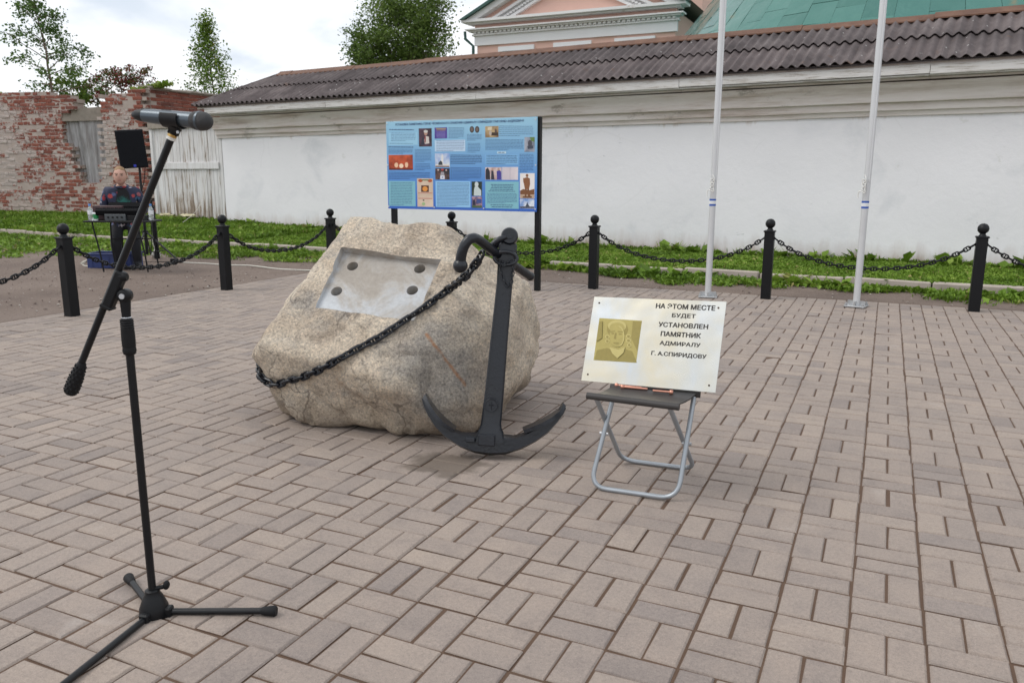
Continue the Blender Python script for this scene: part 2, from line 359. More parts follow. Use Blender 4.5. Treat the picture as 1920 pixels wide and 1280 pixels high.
# brick with peeling whitewash
def brick_mat(name, thr):
    t = MT(name, .9); P = t.pos; r_ = t.math('FRACT', t.math('ADD', t.orand, t.attr()))
    c = t.ramp(r_, (0, (.20, .062, .042)), (.4, (.27, .088, .058)), (.75, (.235, .085, .062)), (1, (.15, .055, .042)))
    c = t.mix(.6, c, t.ramp(t.noise(22, 5, .7), (.3, (.7, .7, .7)), (.7, (1.25, 1.2, 1.2))), 'MULTIPLY')
    big = t.noise(.55, 5, .6); med = t.noise(2.6, 6, .7); fin = t.noise(13, 5, .7)
    z = t.sepz(P)
    h = t.math('ADD', t.math('MULTIPLY', big, 1.1), t.math('ADD', t.math('MULTIPLY', med, .9), t.math('MULTIPLY', fin, .75)))
    h = t.math('ADD', h, t.math('MULTIPLY', t.math('SUBTRACT', r_, .5), .13))
    if thr < 1.4:
        tl = t.vm('DOT_PRODUCT', t.vm('SUBTRACT', P, tuple(rd(-9.12, 20.7))), tuple((RTH*-.97+FWH*.24).normalized())); h = t.math('SUBTRACT', h, t.math('ADD', t.ramp(tl, (.25, .5), (.6, 0)), t.math('MULTIPLY', t.ramp(t.math('ABSOLUTE', t.math('SUBTRACT', tl, 2.55)), (.15, .20), (1.2, 0)), 1.0)))
    h = t.math('SUBTRACT', h, t.math('MULTIPLY', t.ramp(t.math('MULTIPLY', t.math('SUBTRACT', z, 2.2), .6), (0, 0), (.65, 1)), .20 if thr < 1.4 else .05))
    wmask = t.ramp(t.math('SUBTRACT', h, thr-.5), (.44, 0), (.53, 1))
    wc = t.mix(t.noise(4, 6, .7), (.34, .275, .245), (.54, .48, .445)); wc = t.mix(t.ramp(z, (.3, .7), (1.4, 0)), wc, (.40, .31, .27))
    t.col(t.mix(wmask, c, wc)); t.bump(t.noise(30, 5, .7), .6, .012); return t.m
M_BRICK = brick_mat('peeling_whitewashed_brick', 1.30); M_BRICKR = brick_mat('bare_red_brick', 1.62)
t = MT('lime_mortar', .95); c = t.mix(t.noise(3, 6, .7), (.33, .26, .225), (.50, .43, .385)); t.col(c); t.bump(t.noise(30, 5), .6, .012); M_MORTAR = t.m
t = MT('peeling_gate_plank', .85); P = t.pos; r_ = t.orand; z = t.sepz(P)
g = t.noise(4.5, 7, .72, t.scale(P, (3.0, 3.0, .28))); g = t.math('ADD', g, t.math('MULTIPLY', t.math('SUBTRACT', r_, .5), .12))
g = t.math('ADD', g, t.math('MULTIPLY', t.ramp(z, (.45, 0), (.95, 1)), .145)); 
c = t.ramp(g, (.40, (.17, .125, .09)), (.50, (.34, .28, .23)), (.575, (.60, .58, .57)), (.78, (.74, .735, .74))); t.col(c); t.bump(g, .5, .01); M_PLANK = t.m
M_GREYWOOD = simple('grey_timber', (.30, .26, .22), .9, var=.4, vs=9, bump=.5, bs=40)
t = MT('weathered_sheet_metal', .6, .25); P = t.pos; g = t.noise(3, 6, .7, t.scale(P, (2.5, 2.5, .35))); c = t.ramp(g, (.3, (.20, .18, .17)), (.5, (.37, .36, .36)), (.7, (.52, .51, .52))); t.col(c); M_SHEET = t.m
M_PINK = simple('pink_stucco', (.70, .455, .38), .9, var=.07, vs=.9, bump=.15, bs=20)
t = MT('white_church_trim', .85); P = t.pos; c = t.mix(t.noise(.9, 5), (.72, .71, .705), (.81, .805, .80)); c = t.mix(t.ramp(t.noise(1.2, 7, .75, t.scale(P, (1, 1, 1.8))), (.60, 0), (.68, .75)), c, (.50, .38, .32)); t.col(c); M_TRIM = t.m
M_TRIMC = simple('white_frieze', (.80, .80, .81), .85, var=.04, vs=1.5)
t = MT('green_roof_paint', .13, .45); r_ = t.orand; c = t.mix(t.noise(1.7, 6, .65), (.055, .17, .145), (.10, .235, .20)); c = t.mix(.5, c, t.ramp(r_, (0, (.75, .8, .8)), (1, (1.25, 1.2, 1.2))), 'MULTIPLY')
c = t.mix(t.ramp(t.noise(.8, 6, .7), (.64, 0), (.72, .6)), c, (.30, .20, .09)); t.col(c); t.bump(t.noise(2.6, 3), .45, .05); M_GREEN = t.m
M_GREENT = simple('dark_green_trim', (.025, .085, .07), .45, var=.1)
M_GREYROOF = simple('grey_sheet_roof', (.46, .48, .50), .5, .3, var=.1, vs=2)
M_DARKGLASS = simple('dark_window_glass', (.035, .03, .025), .15, var=.3)
# ================================================================== GROUND
KY = lambda X: 10.45-0.064*(X-0.5)               # kerb line
WY = lambda X: 13.37-0.1012*(X+1.09)             # storehouse wall line
def lawn_z(X, Y):
    X = np.asarray(X, float); Y = np.asarray(Y, float)
    zw = .055+.0011*np.maximum(0, -X-3)**2; zw = np.minimum(zw, .62)
    tt = np.clip((Y-KY(X))/np.maximum(WY(X)-KY(X), .5), 0, 1)
    return .075+(zw-.075)*tt
PX0, PX1, PY0, PY1 = GX0-35*MOD, GX0+40*MOD, GY0-24*MOD, GY0+35*MOD
def axis(lo, hi, step, far):
    a = np.arange(lo, hi+1e-6, step); k = step*1.6; L = [a[0]]; x = a[0]
    while x > -far: x -= k; k *= 1.35; L.insert(0, x)
    Rr = [a[-1]]; x = a[-1]; k = step*1.6
    while x < far: x += k; k *= 1.35; Rr.append(x)
    return np.array(L[:-1]+list(a)+Rr[1:])
xs = axis(-26, 12, .19, 600); ys = axis(-3, 14, .17, 600)
xs = np.sort(np.concatenate([xs, [PX0-.02, PX0+.05, PX1-.05, PX1+.02]])); ys = np.sort(np.concatenate([ys, [PY0-.02, PY0+.05, PY1-.05, PY1+.02]]))
Xg, Yg = np.meshgrid(xs, ys); nz_ = np.array([mnoise.noise(Vector((a*1.3, b*1.3, 0)))*.012+mnoise.noise(Vector((a*.4, b*.4, 5)))*.02 for a, b in zip(Xg.ravel(), Yg.ravel())]).reshape(Xg.shape)
ins = (Xg > PX0) & (Xg < PX1) & (Yg > PY0) & (Yg < PY1)
edge = np.maximum(np.maximum(PX0-Xg, Xg-PX1), np.maximum(PY0-Yg, Yg-PY1))
Zg = -.006+nz_*sstep(.0, .6, edge); Zg[ins] = -.09
lz = lawn_z(Xg, Yg); bk = Yg > KY(Xg)+.3; Zg[bk] = np.minimum(Zg[bk], lz[bk]-.10)
def gridmesh(name, X, Y, Z):
    h, w = X.shape; i = np.arange(h*w).reshape(h, w)
    Fq = np.stack([i[:-1, :-1].ravel(), i[:-1, 1:].ravel(), i[1:, 1:].ravel(), i[1:, :-1].ravel()], 1)
    return npmesh(name, np.stack([X.ravel(), Y.ravel(), Z.ravel()], 1), Fq, smooth=True)
tag(link('ground', gridmesh('ground', Xg, Yg, Zg), M_DIRT), 'bare brown gravelly earth beyond the paving', None, None, 'structure')
ls = axis(-26, 12, .25, 500); lq = np.concatenate([np.arange(0, 6, .2), 6*1.5**np.arange(0, 12)])
Xl, Ql = np.meshgrid(ls, lq); Yl = KY(Xl)+.02+Ql; Zl = lawn_z(Xl, Yl)
Zl += np.array([mnoise.noise(Vector((a, b, 2)))*.02 for a, b in zip(Xl.ravel(), Yl.ravel())]).reshape(Xl.shape)*sstep(0, .5, Ql)
tag(link('lawn', gridmesh('lawn', Xl, Yl, Zl), M_SOIL), 'low grassy bank between the kerb and the walls', None, None, 'structure')

# ------------------------------------------------------------------ paving: basket weave of 200 x 100 mm pavers
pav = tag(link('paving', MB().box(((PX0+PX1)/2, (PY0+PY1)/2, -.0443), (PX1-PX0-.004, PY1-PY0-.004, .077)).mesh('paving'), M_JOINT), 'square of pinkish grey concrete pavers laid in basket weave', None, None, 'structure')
ORG['paving'] = Vector()
def paver_verts(w, h, ch=.0045, tz=.0):
    a, b = w/2, h/2
    return np.array([(-a+ch, -b+ch, 0), (a-ch, -b+ch, 0), (a-ch, b-ch, 0), (-a+ch, b-ch, 0), (-a, -b, -ch), (a, -b, -ch), (a, b, -ch), (-a, b, -ch), (-a, -b, -.03), (a, -b, -.03), (a, b, -.03), (-a, b, -.03)])
PF = [(0,1,2,3),(0,4,5,1),(1,5,6,2),(2,6,7,3),(3,7,4,0),(4,8,9,5),(5,9,10,6),(6,10,11,7),(7,11,8,4)]
spots = []
for i in range(-35, 40):
    for j in range(-24, 35):
        cx, cy = GX0+(i+.5)*MOD, GY0+(j+.5)*MOD
        for s_ in (-1, 1):
            if (i+j) % 2 == 0: spots.append((cx+s_*MOD/4, cy, 1))
            else: spots.append((cx, cy+s_*MOD/4, 0))
def shown(x, y):
    px, py, z_ = proj(Vector((x, y, 0)))
    return (F_PX/z_)**2*(CAM_H/max(z_, .1)) if (z_ > .3 and -30 < px < 1950 and 0 < py < 1310) else 0
order = sorted(range(len(spots)), key=lambda k: -shown(spots[k][0], spots[k][1])); near = set(order[:298])
pm = {}
for ori in (0, 1):
    for v_ in range(7):
        w, h = (.1966, .0955) if ori == 0 else (.0955, .1966)
        V = paver_verts(w, h, .0038+.0006*v_); rr = np.random.default_rng(v_); V[:8, :2] += rr.uniform(-.0018, .0016, (8, 2)); V[8:, :2] = V[4:8, :2]
        me = npmesh('paver', V, PF); me.materials.append(M_PAVER); me.materials.append(M_JOINT); me.polygons.foreach_set('material_index', [0]*5+[1]*4); pm[ori, v_] = me  # side faces painted in dark sand colour, shading the joints
BV = []; BF = []; BR = []
for k, (x, y, ori) in enumerate(spots):
    rz = random.gauss(0, .006); tx = random.gauss(0, .005); ty = random.gauss(0, .005); z_ = random.gauss(-.0005, .0013)
    x += random.gauss(0, .0009); y += random.gauss(0, .0009)
    Mx = Matrix.Translation((x, y, z_)) @ Matrix.Rotation(rz, 4, 'Z') @ Matrix.Rotation(tx, 4, 'X') @ Matrix.Rotation(ty, 4, 'Y')
    if k in near:
        o = bpy.data.objects.new('paver', pm[ori, k*5 % 7]); COL.objects.link(o); o.parent = pav; o.matrix_local = Mx
    else:
        w, h = (.1966, .0955) if ori == 0 else (.0955, .1966)
        V = paver_verts(w, h, .004+.003*random.random()); V[:8, :2] += RNG.uniform(-.0018, .0016, (8, 2)); A = np.array(Mx); V = V @ A[:3, :3].T+A[:3, 3]
        n0 = len(BV)*12; BV.append(V); BF.extend([[q+n0 for q in f] for f in PF]); BR.extend([random.random()]*9)
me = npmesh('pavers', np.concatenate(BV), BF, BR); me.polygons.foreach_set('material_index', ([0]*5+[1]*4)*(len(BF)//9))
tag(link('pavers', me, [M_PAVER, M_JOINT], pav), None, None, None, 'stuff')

# ------------------------------------------------------------------ kerb
M_KERB = simple('old_concrete_kerb', (.40, .345, .30), .9, var=.22, vs=6, bump=.6, bs=50)
kerb = tag(link('kerb', None), 'row of old sunken concrete kerb stones', None, None, 'structure')
x = 4.5
while x > -24:
    L = random.uniform(.92, 1.02); xm = x-L/2; dz = random.uniform(-.005, .022)
    if -8.2 < xm < -5.6: dz -= random.choice((.0, .012, .03))
    if not (-4.95 < xm < -4.5):
        Mk = Matrix.Translation((xm, KY(xm), .02+dz)) @ Matrix.Rotation(-.064+random.gauss(0, .012), 4, 'Z') @ Matrix.Rotation(random.gauss(0, .008), 4, 'Y') @ Matrix.Rotation(random.gauss(-.03, .03), 4, 'X')
        MB(Mk).box((0, 0, 0), (L-.015, .10, .16), bev=.015).build('kerb_stone', M_KERB, kerb)
    x -= L

# ------------------------------------------------------------------ grass: one mesh of blades and leaves
def blades(P, leaf, size):
    n = len(P); th = RNG.uniform(0, 2*np.pi, n); d = np.stack([np.cos(th), np.sin(th), np.zeros(n)], 1); s_ = np.stack([-d[:, 1], d[:, 0], np.zeros(n)], 1); up = np.array([0, 0, 1.])
    h = size*RNG.uniform(.5, 1.25, n); w = np.where(leaf, h*RNG.uniform(.28, .5, n), .006+.006*RNG.random(n))[:, None]; lean = np.where(leaf, RNG.uniform(.5, 1.4, n), RNG.uniform(.1, .7, n))[:, None]; h = h[:, None]
    a = P; tip = P+up*h*np.where(leaf[:, None], .45+.5*RNG.random((n, 1)), 1)+d*h*lean; mid = P*.5+tip*.5+up*h*.18
    V = np.stack([a, mid+s_*w, tip, mid-s_*w], 1).reshape(-1, 3)
    return V, np.arange(4*n).reshape(n, 4)
def scatter(n, x0, x1, f0, f1, keep):
    X = RNG.uniform(x0, x1, n); u = RNG.random(n); Y = f0(X)+(f1(X)-f0(X))*u
    k = keep(X, Y, u); return X[k], Y[k], u[k]
def patch(X, Y, s_, o): return np.array([mnoise.noise(Vector((a*s_, b*s_, o))) for a, b in zip(X, Y)])
GV = []; GF = []; GR = []; off_ = 0
def put(X, Y, Z, leaf, size, rbias=0.0):
    global off_
    V, Fq = blades(np.stack([X, Y, Z], 1), leaf, size); GV.append(V); GF.append(Fq+off_); off_ += len(V)
    b = np.clip(patch(X, Y, 1.4, 3)*.5+.42+RNG.normal(0, .2, len(X))+rbias, 0, .97); b[RNG.random(len(X)) < .012] = 1; GR.append(b)
X, Y, u = scatter(120000, -14.5, 5.0, lambda x: KY(x)+.0, lambda x: WY(x)-.03, lambda X, Y, u: patch(X, Y, 2.5, 9) > -.48)
put(X, Y, lawn_z(X, Y)-.005, RNG.random(len(X)) < .55, .040+.018*RNG.random(len(X))+.03*(u > .94))
X, Y, u = scatter(75000, -24, -11, lambda x: KY(x), lambda x: WY(x)+1.6, lambda X, Y, u: patch(X, Y, 1.5, 9) > -.62)
put(X, Y, lawn_z(X, Y)-.005, RNG.random(len(X)) < .3, .085+.04*RNG.random(len(X)))
fb = [(-26, 7.6), (-14, 7.95), (-12.7, 8.15), (-11.5, 9.3), (-9.2, 9.55), (-7.6, 9.8), (-6.4, 10.25), (-5.2, 10.7), (-4.2, 10.6), (-3.1, 10.0), (-2.3, 9.55), (-1.5, 9.75), (-.8, 9.95), (.1, 9.8), (.8, 9.45), (2, 9.4), (6, 9.4)]
FB = lambda x: np.interp(x, [a for a, _ in fb], [b for _, b in fb])
X, Y, u = scatter(60000, -24, 5.0, lambda x: FB(x), lambda x: KY(x)-.02, lambda X, Y, u: (patch(X, Y, 1.9, 4)+.45*u+.18*RNG.normal(0, 1, len(X)) > np.where(X > -4.5, .24, .0)) & ~((X > -4.5) & (u > .86) & (patch(X, Y, 2.6, 40) < .25)))
put(X, Y, np.zeros(len(X))-.004, RNG.random(len(X)) < .6, .05+.035*RNG.random(len(X))*(.5+u), -.05)
X, Y, u = scatter(2600, -13, 4.0, lambda x: KY(x)-.3, lambda x: KY(x)-.02, lambda X, Y, u: patch(X, Y, 1.6, 14) > .12)
put(X, Y, np.zeros(len(X))-.004, RNG.random(len(X)) < .85, .10+.05*RNG.random(len(X)), .1)
X, Y, u = scatter(2600, -14, 4.5, lambda x: WY(x)-.35, lambda x: WY(x)-.04, lambda X, Y, u: patch(X, Y, 2.2, 24) > .12)
put(X, Y, lawn_z(X, Y), RNG.random(len(X)) < .5, .10+.12*RNG.random(len(X)), .1)
f_ = RNG.random(900); A0, B0_ = np.array(pt(240, 171, 21.0)), np.array(pt(314, 157, 20.75)); Pw = A0+(B0_-A0)*f_[:, None]+np.stack([np.zeros(900), RNG.uniform(-.02, .25, 900), RNG.uniform(-.06, .015, 900)], 1)
put(Pw[:, 0], Pw[:, 1], Pw[:, 2], RNG.random(900) < .4, .05+.07*RNG.random(900), .25)
f_ = RNG.random(500); A0, B0_ = np.array(pt(-20, 176, 22.1)), np.array(pt(92, 176, 21.6)); Pw = A0+(B0_-A0)*f_[:, None]+np.stack([np.zeros(500), RNG.uniform(.02, .3, 500), RNG.uniform(-.05, .0, 500)], 1)
put(Pw[:, 0], Pw[:, 1], Pw[:, 2], RNG.random(500) < .4, .03+.06*RNG.random(500), .2)
tag(link('grass', npmesh('grass', np.concatenate(GV), np.concatenate(GF), np.concatenate(GR)), M_GRASS), 'short green grass and clover along the walls', None, None, 'stuff')
# pebbles on the dirt
M_PEB = MT('pebble', .9); r_ = M_PEB.attr(); M_PEB.col(M_PEB.ramp(r_, (0, (.13, .10, .085)), (.6, (.27, .22, .19)), (.9, (.42, .38, .34)), (1, (.5, .46, .42)))); M_PEB = M_PEB.m
oc = np.array([(1,0,0),(0,1,0),(-1,0,0),(0,-1,0),(0,0,.7),(0,0,-.7)]); of = np.array([(0,1,4),(1,2,4),(2,3,4),(3,0,4),(1,0,5),(2,1,5),(3,2,5),(0,3,5)])
n = 9000; X = RNG.uniform(-17, 4, n); Y = RNG.uniform(3.0, 11, n); k = (((X < PX0-.03) & (Y < FB(X)+.8)) | ((Y > PY1+.03) & (Y < np.minimum(FB(X)+.5, KY(X)-.08)))); X, Y = X[k], Y[k]; n = len(X)
sz = .005+.012*RNG.random(n)**3; V = oc[None]*(sz*RNG.uniform(.7, 1.3, (n, 1)).T).T[..., None]*RNG.uniform(.7, 1.3, (n, 6, 1)); V += np.stack([X, Y, np.full(n, .002)], 1)[:, None]
tag(link('gravel', npmesh('gravel', V.reshape(-1, 3), (of[None]+6*np.arange(n)[:, None, None]).reshape(-1, 3), np.repeat(RNG.random(n), 8)), M_PEB), 'scattered small stones on the bare earth', None, None, 'stuff')

# ================================================================== STOREHOUSE (frame: x = s along the wall to the left, y = outwards to the square, z up)
_u = (RTH*-.861+FWH*.509).normalized(); _n = (RTH*-.509+FWH*-.861).normalized()
SO = rd(4.62, 12.59); SM = frame(_u, _n, Vector((0, 0, 1)), SO)
SL, S0 = 13.32, -9.0
store = thing('storehouse', (SM @ Vector((2, 0, 0))), 'long low whitewashed storehouse under a corrugated slate roof', 'building')
# wall with gentle undulation
m = MB(SM); nx, nzv = 110, 14; zt = 2.78; WT = 2.0
vs = []; 
for i in range(nx+1):
    for j in range(nzv+1):
        s_ = S0+(SL-S0)*i/nx; z = -.25+(zt+.25)*j/nzv
        vs.append(Vector((s_, mnoise.noise(Vector((s_*.6, z*.9, 3)))*.022*(0 if i in (0, nx) else 1)+mnoise.noise(Vector((s_*2, z*2, 8)))*.006, z)))
m.add(vs, [(i*(nzv+1)+j, (i+1)*(nzv+1)+j, (i+1)*(nzv+1)+j+1, i*(nzv+1)+j+1) for i in range(nx) for j in range(nzv)])
m.box(((S0+SL)/2, -WT/2-.04, (zt-.25)/2), (SL-S0-.0, WT, zt+.25)); m.build('wall', M_PLASTER, store, 60)
# stepped cornice
prof = [(-.03, 2.165), (.035, 2.17), (.04, 2.225), (.05, 2.24), (.075, 2.245), (.08, 2.345), (.09, 2.355), (.14, 2.36), (.145, 2.40), (.155, 2.46), (.185, 2.535), (.24, 2.595), (.25, 2.62), (-.03, 2.63)]
m = MB(SM); n = len(prof); nseg = 90; vs = []
for i in range(nseg+1):
    s_ = S0+(SL+.12-S0)*i/nseg
    for (p_, z) in prof: w_ = 0 if p_ < 0 else mnoise.noise(Vector((s_*1.7, z*6, 1)))*.008; vs.append(Vector((s_, p_+w_, z+mnoise.noise(Vector((s_*.8, z*3, 6)))*.007)))
m.add(vs, [(i*n+j, i*n+(j+1) % n, (i+1)*n+(j+1) % n, (i+1)*n+j) for i in range(nseg) for j in range(n)]+[tuple(range(n)), tuple(nseg*n+j for j in range(n))])
m.build('cornice', M_CORN, store, 40)
MB(SM).box(((S0+SL+.3)/2, .372, 2.842), (SL+.3-S0, .02, .075)).build('eave_board', M_CORN, store)
x = S0
while x < SL+.25:
    L = min(random.uniform(3.2, 4.2), SL+.32-x)
    if L > .3:
        MB(SM).box((x+L/2, .385, 2.755+random.gauss(0, .004)), (L-.006, .028, .125), bev=.004).build('fascia_board', M_FASCIA, store)
        MB(SM).box((x+L/2, .315, 2.682), (L-.006, .105, .02), bev=.003).build('soffit_board', M_FASCIA, store)
        MB(SM).box((x+L/2, .235, 2.655), (L-.006, .05, .03), bev=.003).build('soffit_board', M_CORN, store)
    x += L
# corrugated sheets
ER, RUN, RISE, EZ = .45, 1.45, .77, 2.885            # eave offset, plan run, rise, eave height
SLEN = math.hypot(RUN, RISE); ca, sa = RUN/SLEN, RISE/SLEN
def sheet(s0, v0, v1, lift, lastcut=True, length=1.05):
    n = 43; top = []; bot = []
    L = []
    for i in range(n):
        s_ = s0+length*i/(n-1); a = .026*math.cos(2*math.pi*(s_-.02)/.15)
        vmax = (SL+.40-s_)/RUN*SLEN*1.02; lo, hi = v0, min(v1, vmax)
        if hi < lo: hi = lo
        L.append((s_, a, lo, hi))
    vs = []
    for dz in (0, -.008):
        for (s_, a, lo, hi) in L:
            for v in (lo, hi):
                up = lift*(1-(v-v0)/max(v1-v0, .1)); h = a+up+dz
                vs.append(Vector((s_, ER-v*ca+h*sa, EZ+v*sa+h*ca)))
    fs = []; h2 = 2*n
    for i in range(n-1):
        q = (2*i, 2*i+1, 2*i+3, 2*i+2); fs += [q, tuple(h2+x for x in reversed(q)), (2*i, 2*i+2, h2+2*i+2, h2+2*i), (2*i+1, h2+2*i+1, h2+2*i+3, 2*i+3)]
    return vs, fs
s_ = S0
while s_ < SL+.38:
    ln = min(1.05, SL+.40-s_)
    for (v0, v1, lift) in ((0, .92, .012), (.80, SLEN+.02, .030)):
        if v0 < (SL+.40-s_)/RUN*SLEN and ln > .1:
            vs, fs = sheet(s_, v0-random.uniform(0, .018), v1, lift+random.uniform(0, .012), length=ln+.02); m = MB(SM); m.add(vs, fs); m.build('roof_sheet', M_SLATE, store, 50)
    s_ += 1.05
# hip end and rear slope, plain corrugated surfaces
m = MB(SM); yr = ER-RUN; sr = SL+.40-RUN
m.add([(SL+.40, ER, EZ-.01), (SL+.40, yr-RUN, EZ-.01), (sr, yr, EZ+RISE-.01)], [(0, 1, 2)])
m.add([(SL+.40, yr-RUN, EZ-.01), (S0, yr-RUN, EZ-.01), (S0, yr, EZ+RISE-.01), (sr, yr, EZ+RISE-.01)], [(0, 1, 2, 3)])
m.add([(S0, ER, EZ-.04), (SL+.36, ER-.02, EZ-.04), (sr, yr, EZ+RISE-.05), (S0, yr, EZ+RISE-.05)], [(0, 1, 2, 3)]); m.build('roof_deck', M_SLATE, store)
m = MB(SM); m.tube([(SL+.40, ER, EZ+.02), (sr, yr, EZ+RISE+.01)], .03, 6); m.build('hip_edge', M_SLATE, store, 60)
x = S0
while x < sr+.05:
    L = min(1.9, sr+.05-x); dz = random.gauss(0, .006)
    MB(SM).prism([(0, 0), (0, 0)], 0, 0) if False else None
    m = MB(SM); a = (x, yr+.15, EZ+RISE-.035+dz); b = (x, yr, EZ+RISE+.06+dz); c = (x, yr-.15, EZ+RISE-.035+dz); e_ = x+L-.004; dz2 = random.gauss(0, .005)
    top = [a, b, c]; vs = [Vector(p) for p in top]+[Vector((e_, p[1], p[2]+dz2)) for p in top]; vs += [v-Vector((0, 0, .02)) for v in vs]
    m.add(vs, [(0,1,4,3),(1,2,5,4),(6,9,10,7),(7,10,11,8),(0,3,9,6),(2,8,11,5),(0,6,7,1),(1,7,8,2),(3,4,10,9),(4,5,11,10)])
    m.build('ridge_cap', M_RUST, store); x += L

# ================================================================== GATE between storehouse and brick wall
GT = pt(350, 229, 20.0).z; GB = pt(360, 311, 20.0).z
gate = thing('plank_gate', SM @ Vector((14.7, 0, .3)), 'tall white plank gate with peeling paint between brick wall and storehouse', 'gate')
s_ = 13.34
while s_ < 15.95:
    w = random.uniform(.105, .155); w = min(w, 15.97-s_)
    if w > .04:
        zb = .26+random.uniform(-.03, .05)+.03*(s_-13.4); ztp = GT+random.uniform(-.02, .03)
        MB(SM @ Matrix.Translation((s_+w/2, -.02+random.gauss(0, .004), (zb+ztp)/2)) @ Matrix.Rotation(random.gauss(0, .004), 4, 'Y')).box((0, 0, 0), (w-.009, .028, ztp-zb), bev=.004).build('plank', M_PLANK, gate)
    s_ += w
MB(SM).box((14.55, .02, GB), (2.2, .035, .16), bev=.006).build('crossbar', M_PLANK, gate)
MB(SM).box((14.7, .03, GT-.05), (2.5, .06, .17), bev=.008).build('lintel_board', M_GREYWOOD, gate)
MB(SM).box((15.9, .0, 1.35), (.1, .05, 2.4), bev=.006).build('gate_post', M_PLANK, gate)
M_GREYBOX = simple('grey_enamel', (.42, .43, .44), .5); M_DARK = simple('dark_recess', (.06, .035, .025), .8, var=.4); M_WHITEC = simple('white_cable', (.56, .54, .48), .6, var=.1)
bx = pt(399, 294, 19.9); eb = thing('fuse_box', bx, 'grey metal fuse box with open front on the plank gate', 'fuse box')
Mb = SM @ Matrix.Translation(SM.inverted() @ bx); Mb = Matrix.Translation((SM.to_3x3() @ Vector((0, .02, 0)))) @ Mb
m = MB(Mb); m.box((-.12, .08, 0), (.03, .18, .27)); m.box((.12, .08, 0), (.02, .18, .27)); m.box((0, .08, .13), (.22, .18, .02)); m.box((0, .08, -.13), (.22, .18, .02)); m.box((0, -.0, 0), (.22, .015, .25)); m.build('case', M_GREYBOX, eb)
m = MB(Mb); m.box((.02, .03, -.02), (.12, .05, .15)); m.build('breaker', M_DARK, eb); m = MB(Mb); m.ball((.07, .08, .03), .035); m.box((-.02, .06, .05), (.08, .04, .03)); m.build('socket', simple('white_plastic', (.72, .72, .70), .4), eb, 40)
pth = [pt(392, 300, 19.7), pt(388, 320, 19.65), pt(384, 350, 19.5), pt(382, 365, 19.3), pt(375, 385, 19.0), pt(362, 402, 18.5), pt(343, 417, 17.8)]
def spline(ps, k=6, closed=False):
    out = []; n = len(ps); ps = [Vector(p) for p in ps]
    for i in range(n if closed else n-1):
        if closed: p0, p1, p2, p3 = ps[i-1], ps[i], ps[(i+1) % n], ps[(i+2) % n]
        else: p0, p1, p2, p3 = ps[max(i-1, 0)], ps[i], ps[i+1], ps[min(i+2, n-1)]
        for j in range(k):
            t = j/k; out.append(.5*((2*p1)+(p2-p0)*t+(2*p0-5*p1+4*p2-p3)*t*t+(3*p1-p0-3*p2+p3)*t**3))
    if not closed: out.append(ps[-1])
    return out
o = MB().tube(spline(pth), .006, 6).build('power_cable', M_WHITEC, None, 60); tag(o, 'white cable drooping from the fuse box to the grass', 'cable')

# ================================================================== RUINED BRICK WALL (t along to the left, z up)
BC = rd(-9.12, 20.7); _t = (RTH*-.97+FWH*.24).normalized(); _bn = Vector((0, 0, 1)).cross(_t); 
if _bn.dot(FWH) > 0: _bn = -_bn
BM = frame(_t, _bn, Vector((0, 0, 1)), BC)
def tz(px, py):
    tn = (px-960)/F_PX*1.0; tn = ray(px, py); r_, d_ = tn.dot(RTH), tn.dot(FWH); q = r_/d_
    t_ = (-9.12-20.7*q)/(.97+.24*q); d = 20.7+.24*t_; return t_, pt(px, py, d).z
topP = [tz(*p) for p in [(300, 158), (285, 163), (262, 166), (240, 170), (212, 174), (197, 178), (193, 190), (186, 200), (184, 214)]]
topQ = [tz(*p) for p in [(147, 200), (140, 192), (128, 184), (116, 179), (97, 179), (84, 174), (60, 171), (30, 172), (0, 174), (-60, 177), (-160, 181)]]
tps = sorted(topP+[(topP[-1][0]+.01, -1), (topQ[0][0]-.01, -1)]+topQ)
gl = sorted([(z, t_) for t_, z in [tz(*p) for p in [(147, 196), (122, 206), (113, 226), (118, 250), (126, 272), (133, 290), (142, 312), (149, 342)]]])
gr_ = sorted([(z, t_) for t_, z in [tz(*p) for p in [(182, 196), (184, 226), (188, 260), (191, 300), (192, 342)]]])
zg = tz(165, 342)[1]
TEND = 8.2
def top_at(t_): return np.interp(t_, [a for a, _ in tps], [b for _, b in tps])
def inside(t_, z):
    if z > zg:
        if np.interp(z, [a for a, _ in gr_], [b for _, b in gr_]) < t_ < np.interp(z, [a for a, _ in gl], [b for _, b in gl]): return False
    else: return 0 <= t_ <= TEND
    lim = max(top_at(t_), -2) if not (topP[-1][0] < t_ < topQ[0][0]) else 9
    return 0 <= t_ <= TEND and z < lim
CH = .092
bw = thing('ruined_brick_wall', BM @ Vector((3, 0, .3)), 'ruined red brick wall with peeling whitewash and a broken gap', 'wall')
bmesh_var = []
for k_, L_ in ((0, .262), (1, .262), (2, .128), (3, .128)):
    m = MB(); m.box((0, -.06, 0), (L_, .125, .082), bev=.008); me = m.mesh('brick'); rr = np.random.default_rng(k_)
    co = np.array([v.co[:] for v in me.vertices]); co += rr.normal(0, .0035, co.shape); me.vertices.foreach_set('co', co.astype(np.float32).ravel()); bmesh_var.append((L_, me))
cells = []; rows = {}
for j in range(40):
    z = .10+CH*(j+.5); t_ = -.0 + (.0 if j % 2 else -.10); q = j
    while t_ < TEND:
        L_ = .27 if (q % 2 == 0) else .136; q += 1
        tm = t_+L_/2+random.gauss(0, .004)
        if inside(tm, z+random.uniform(-.02, .02)) and tm > .05: cells.append((tm, z, L_)); rows.setdefault(j, []).append((tm-L_/2, tm+L_/2))
        t_ += L_
cells.sort(key=lambda c: c[0]); BV = []; BF = []; BR = []; n0 = 0
cntp = 0
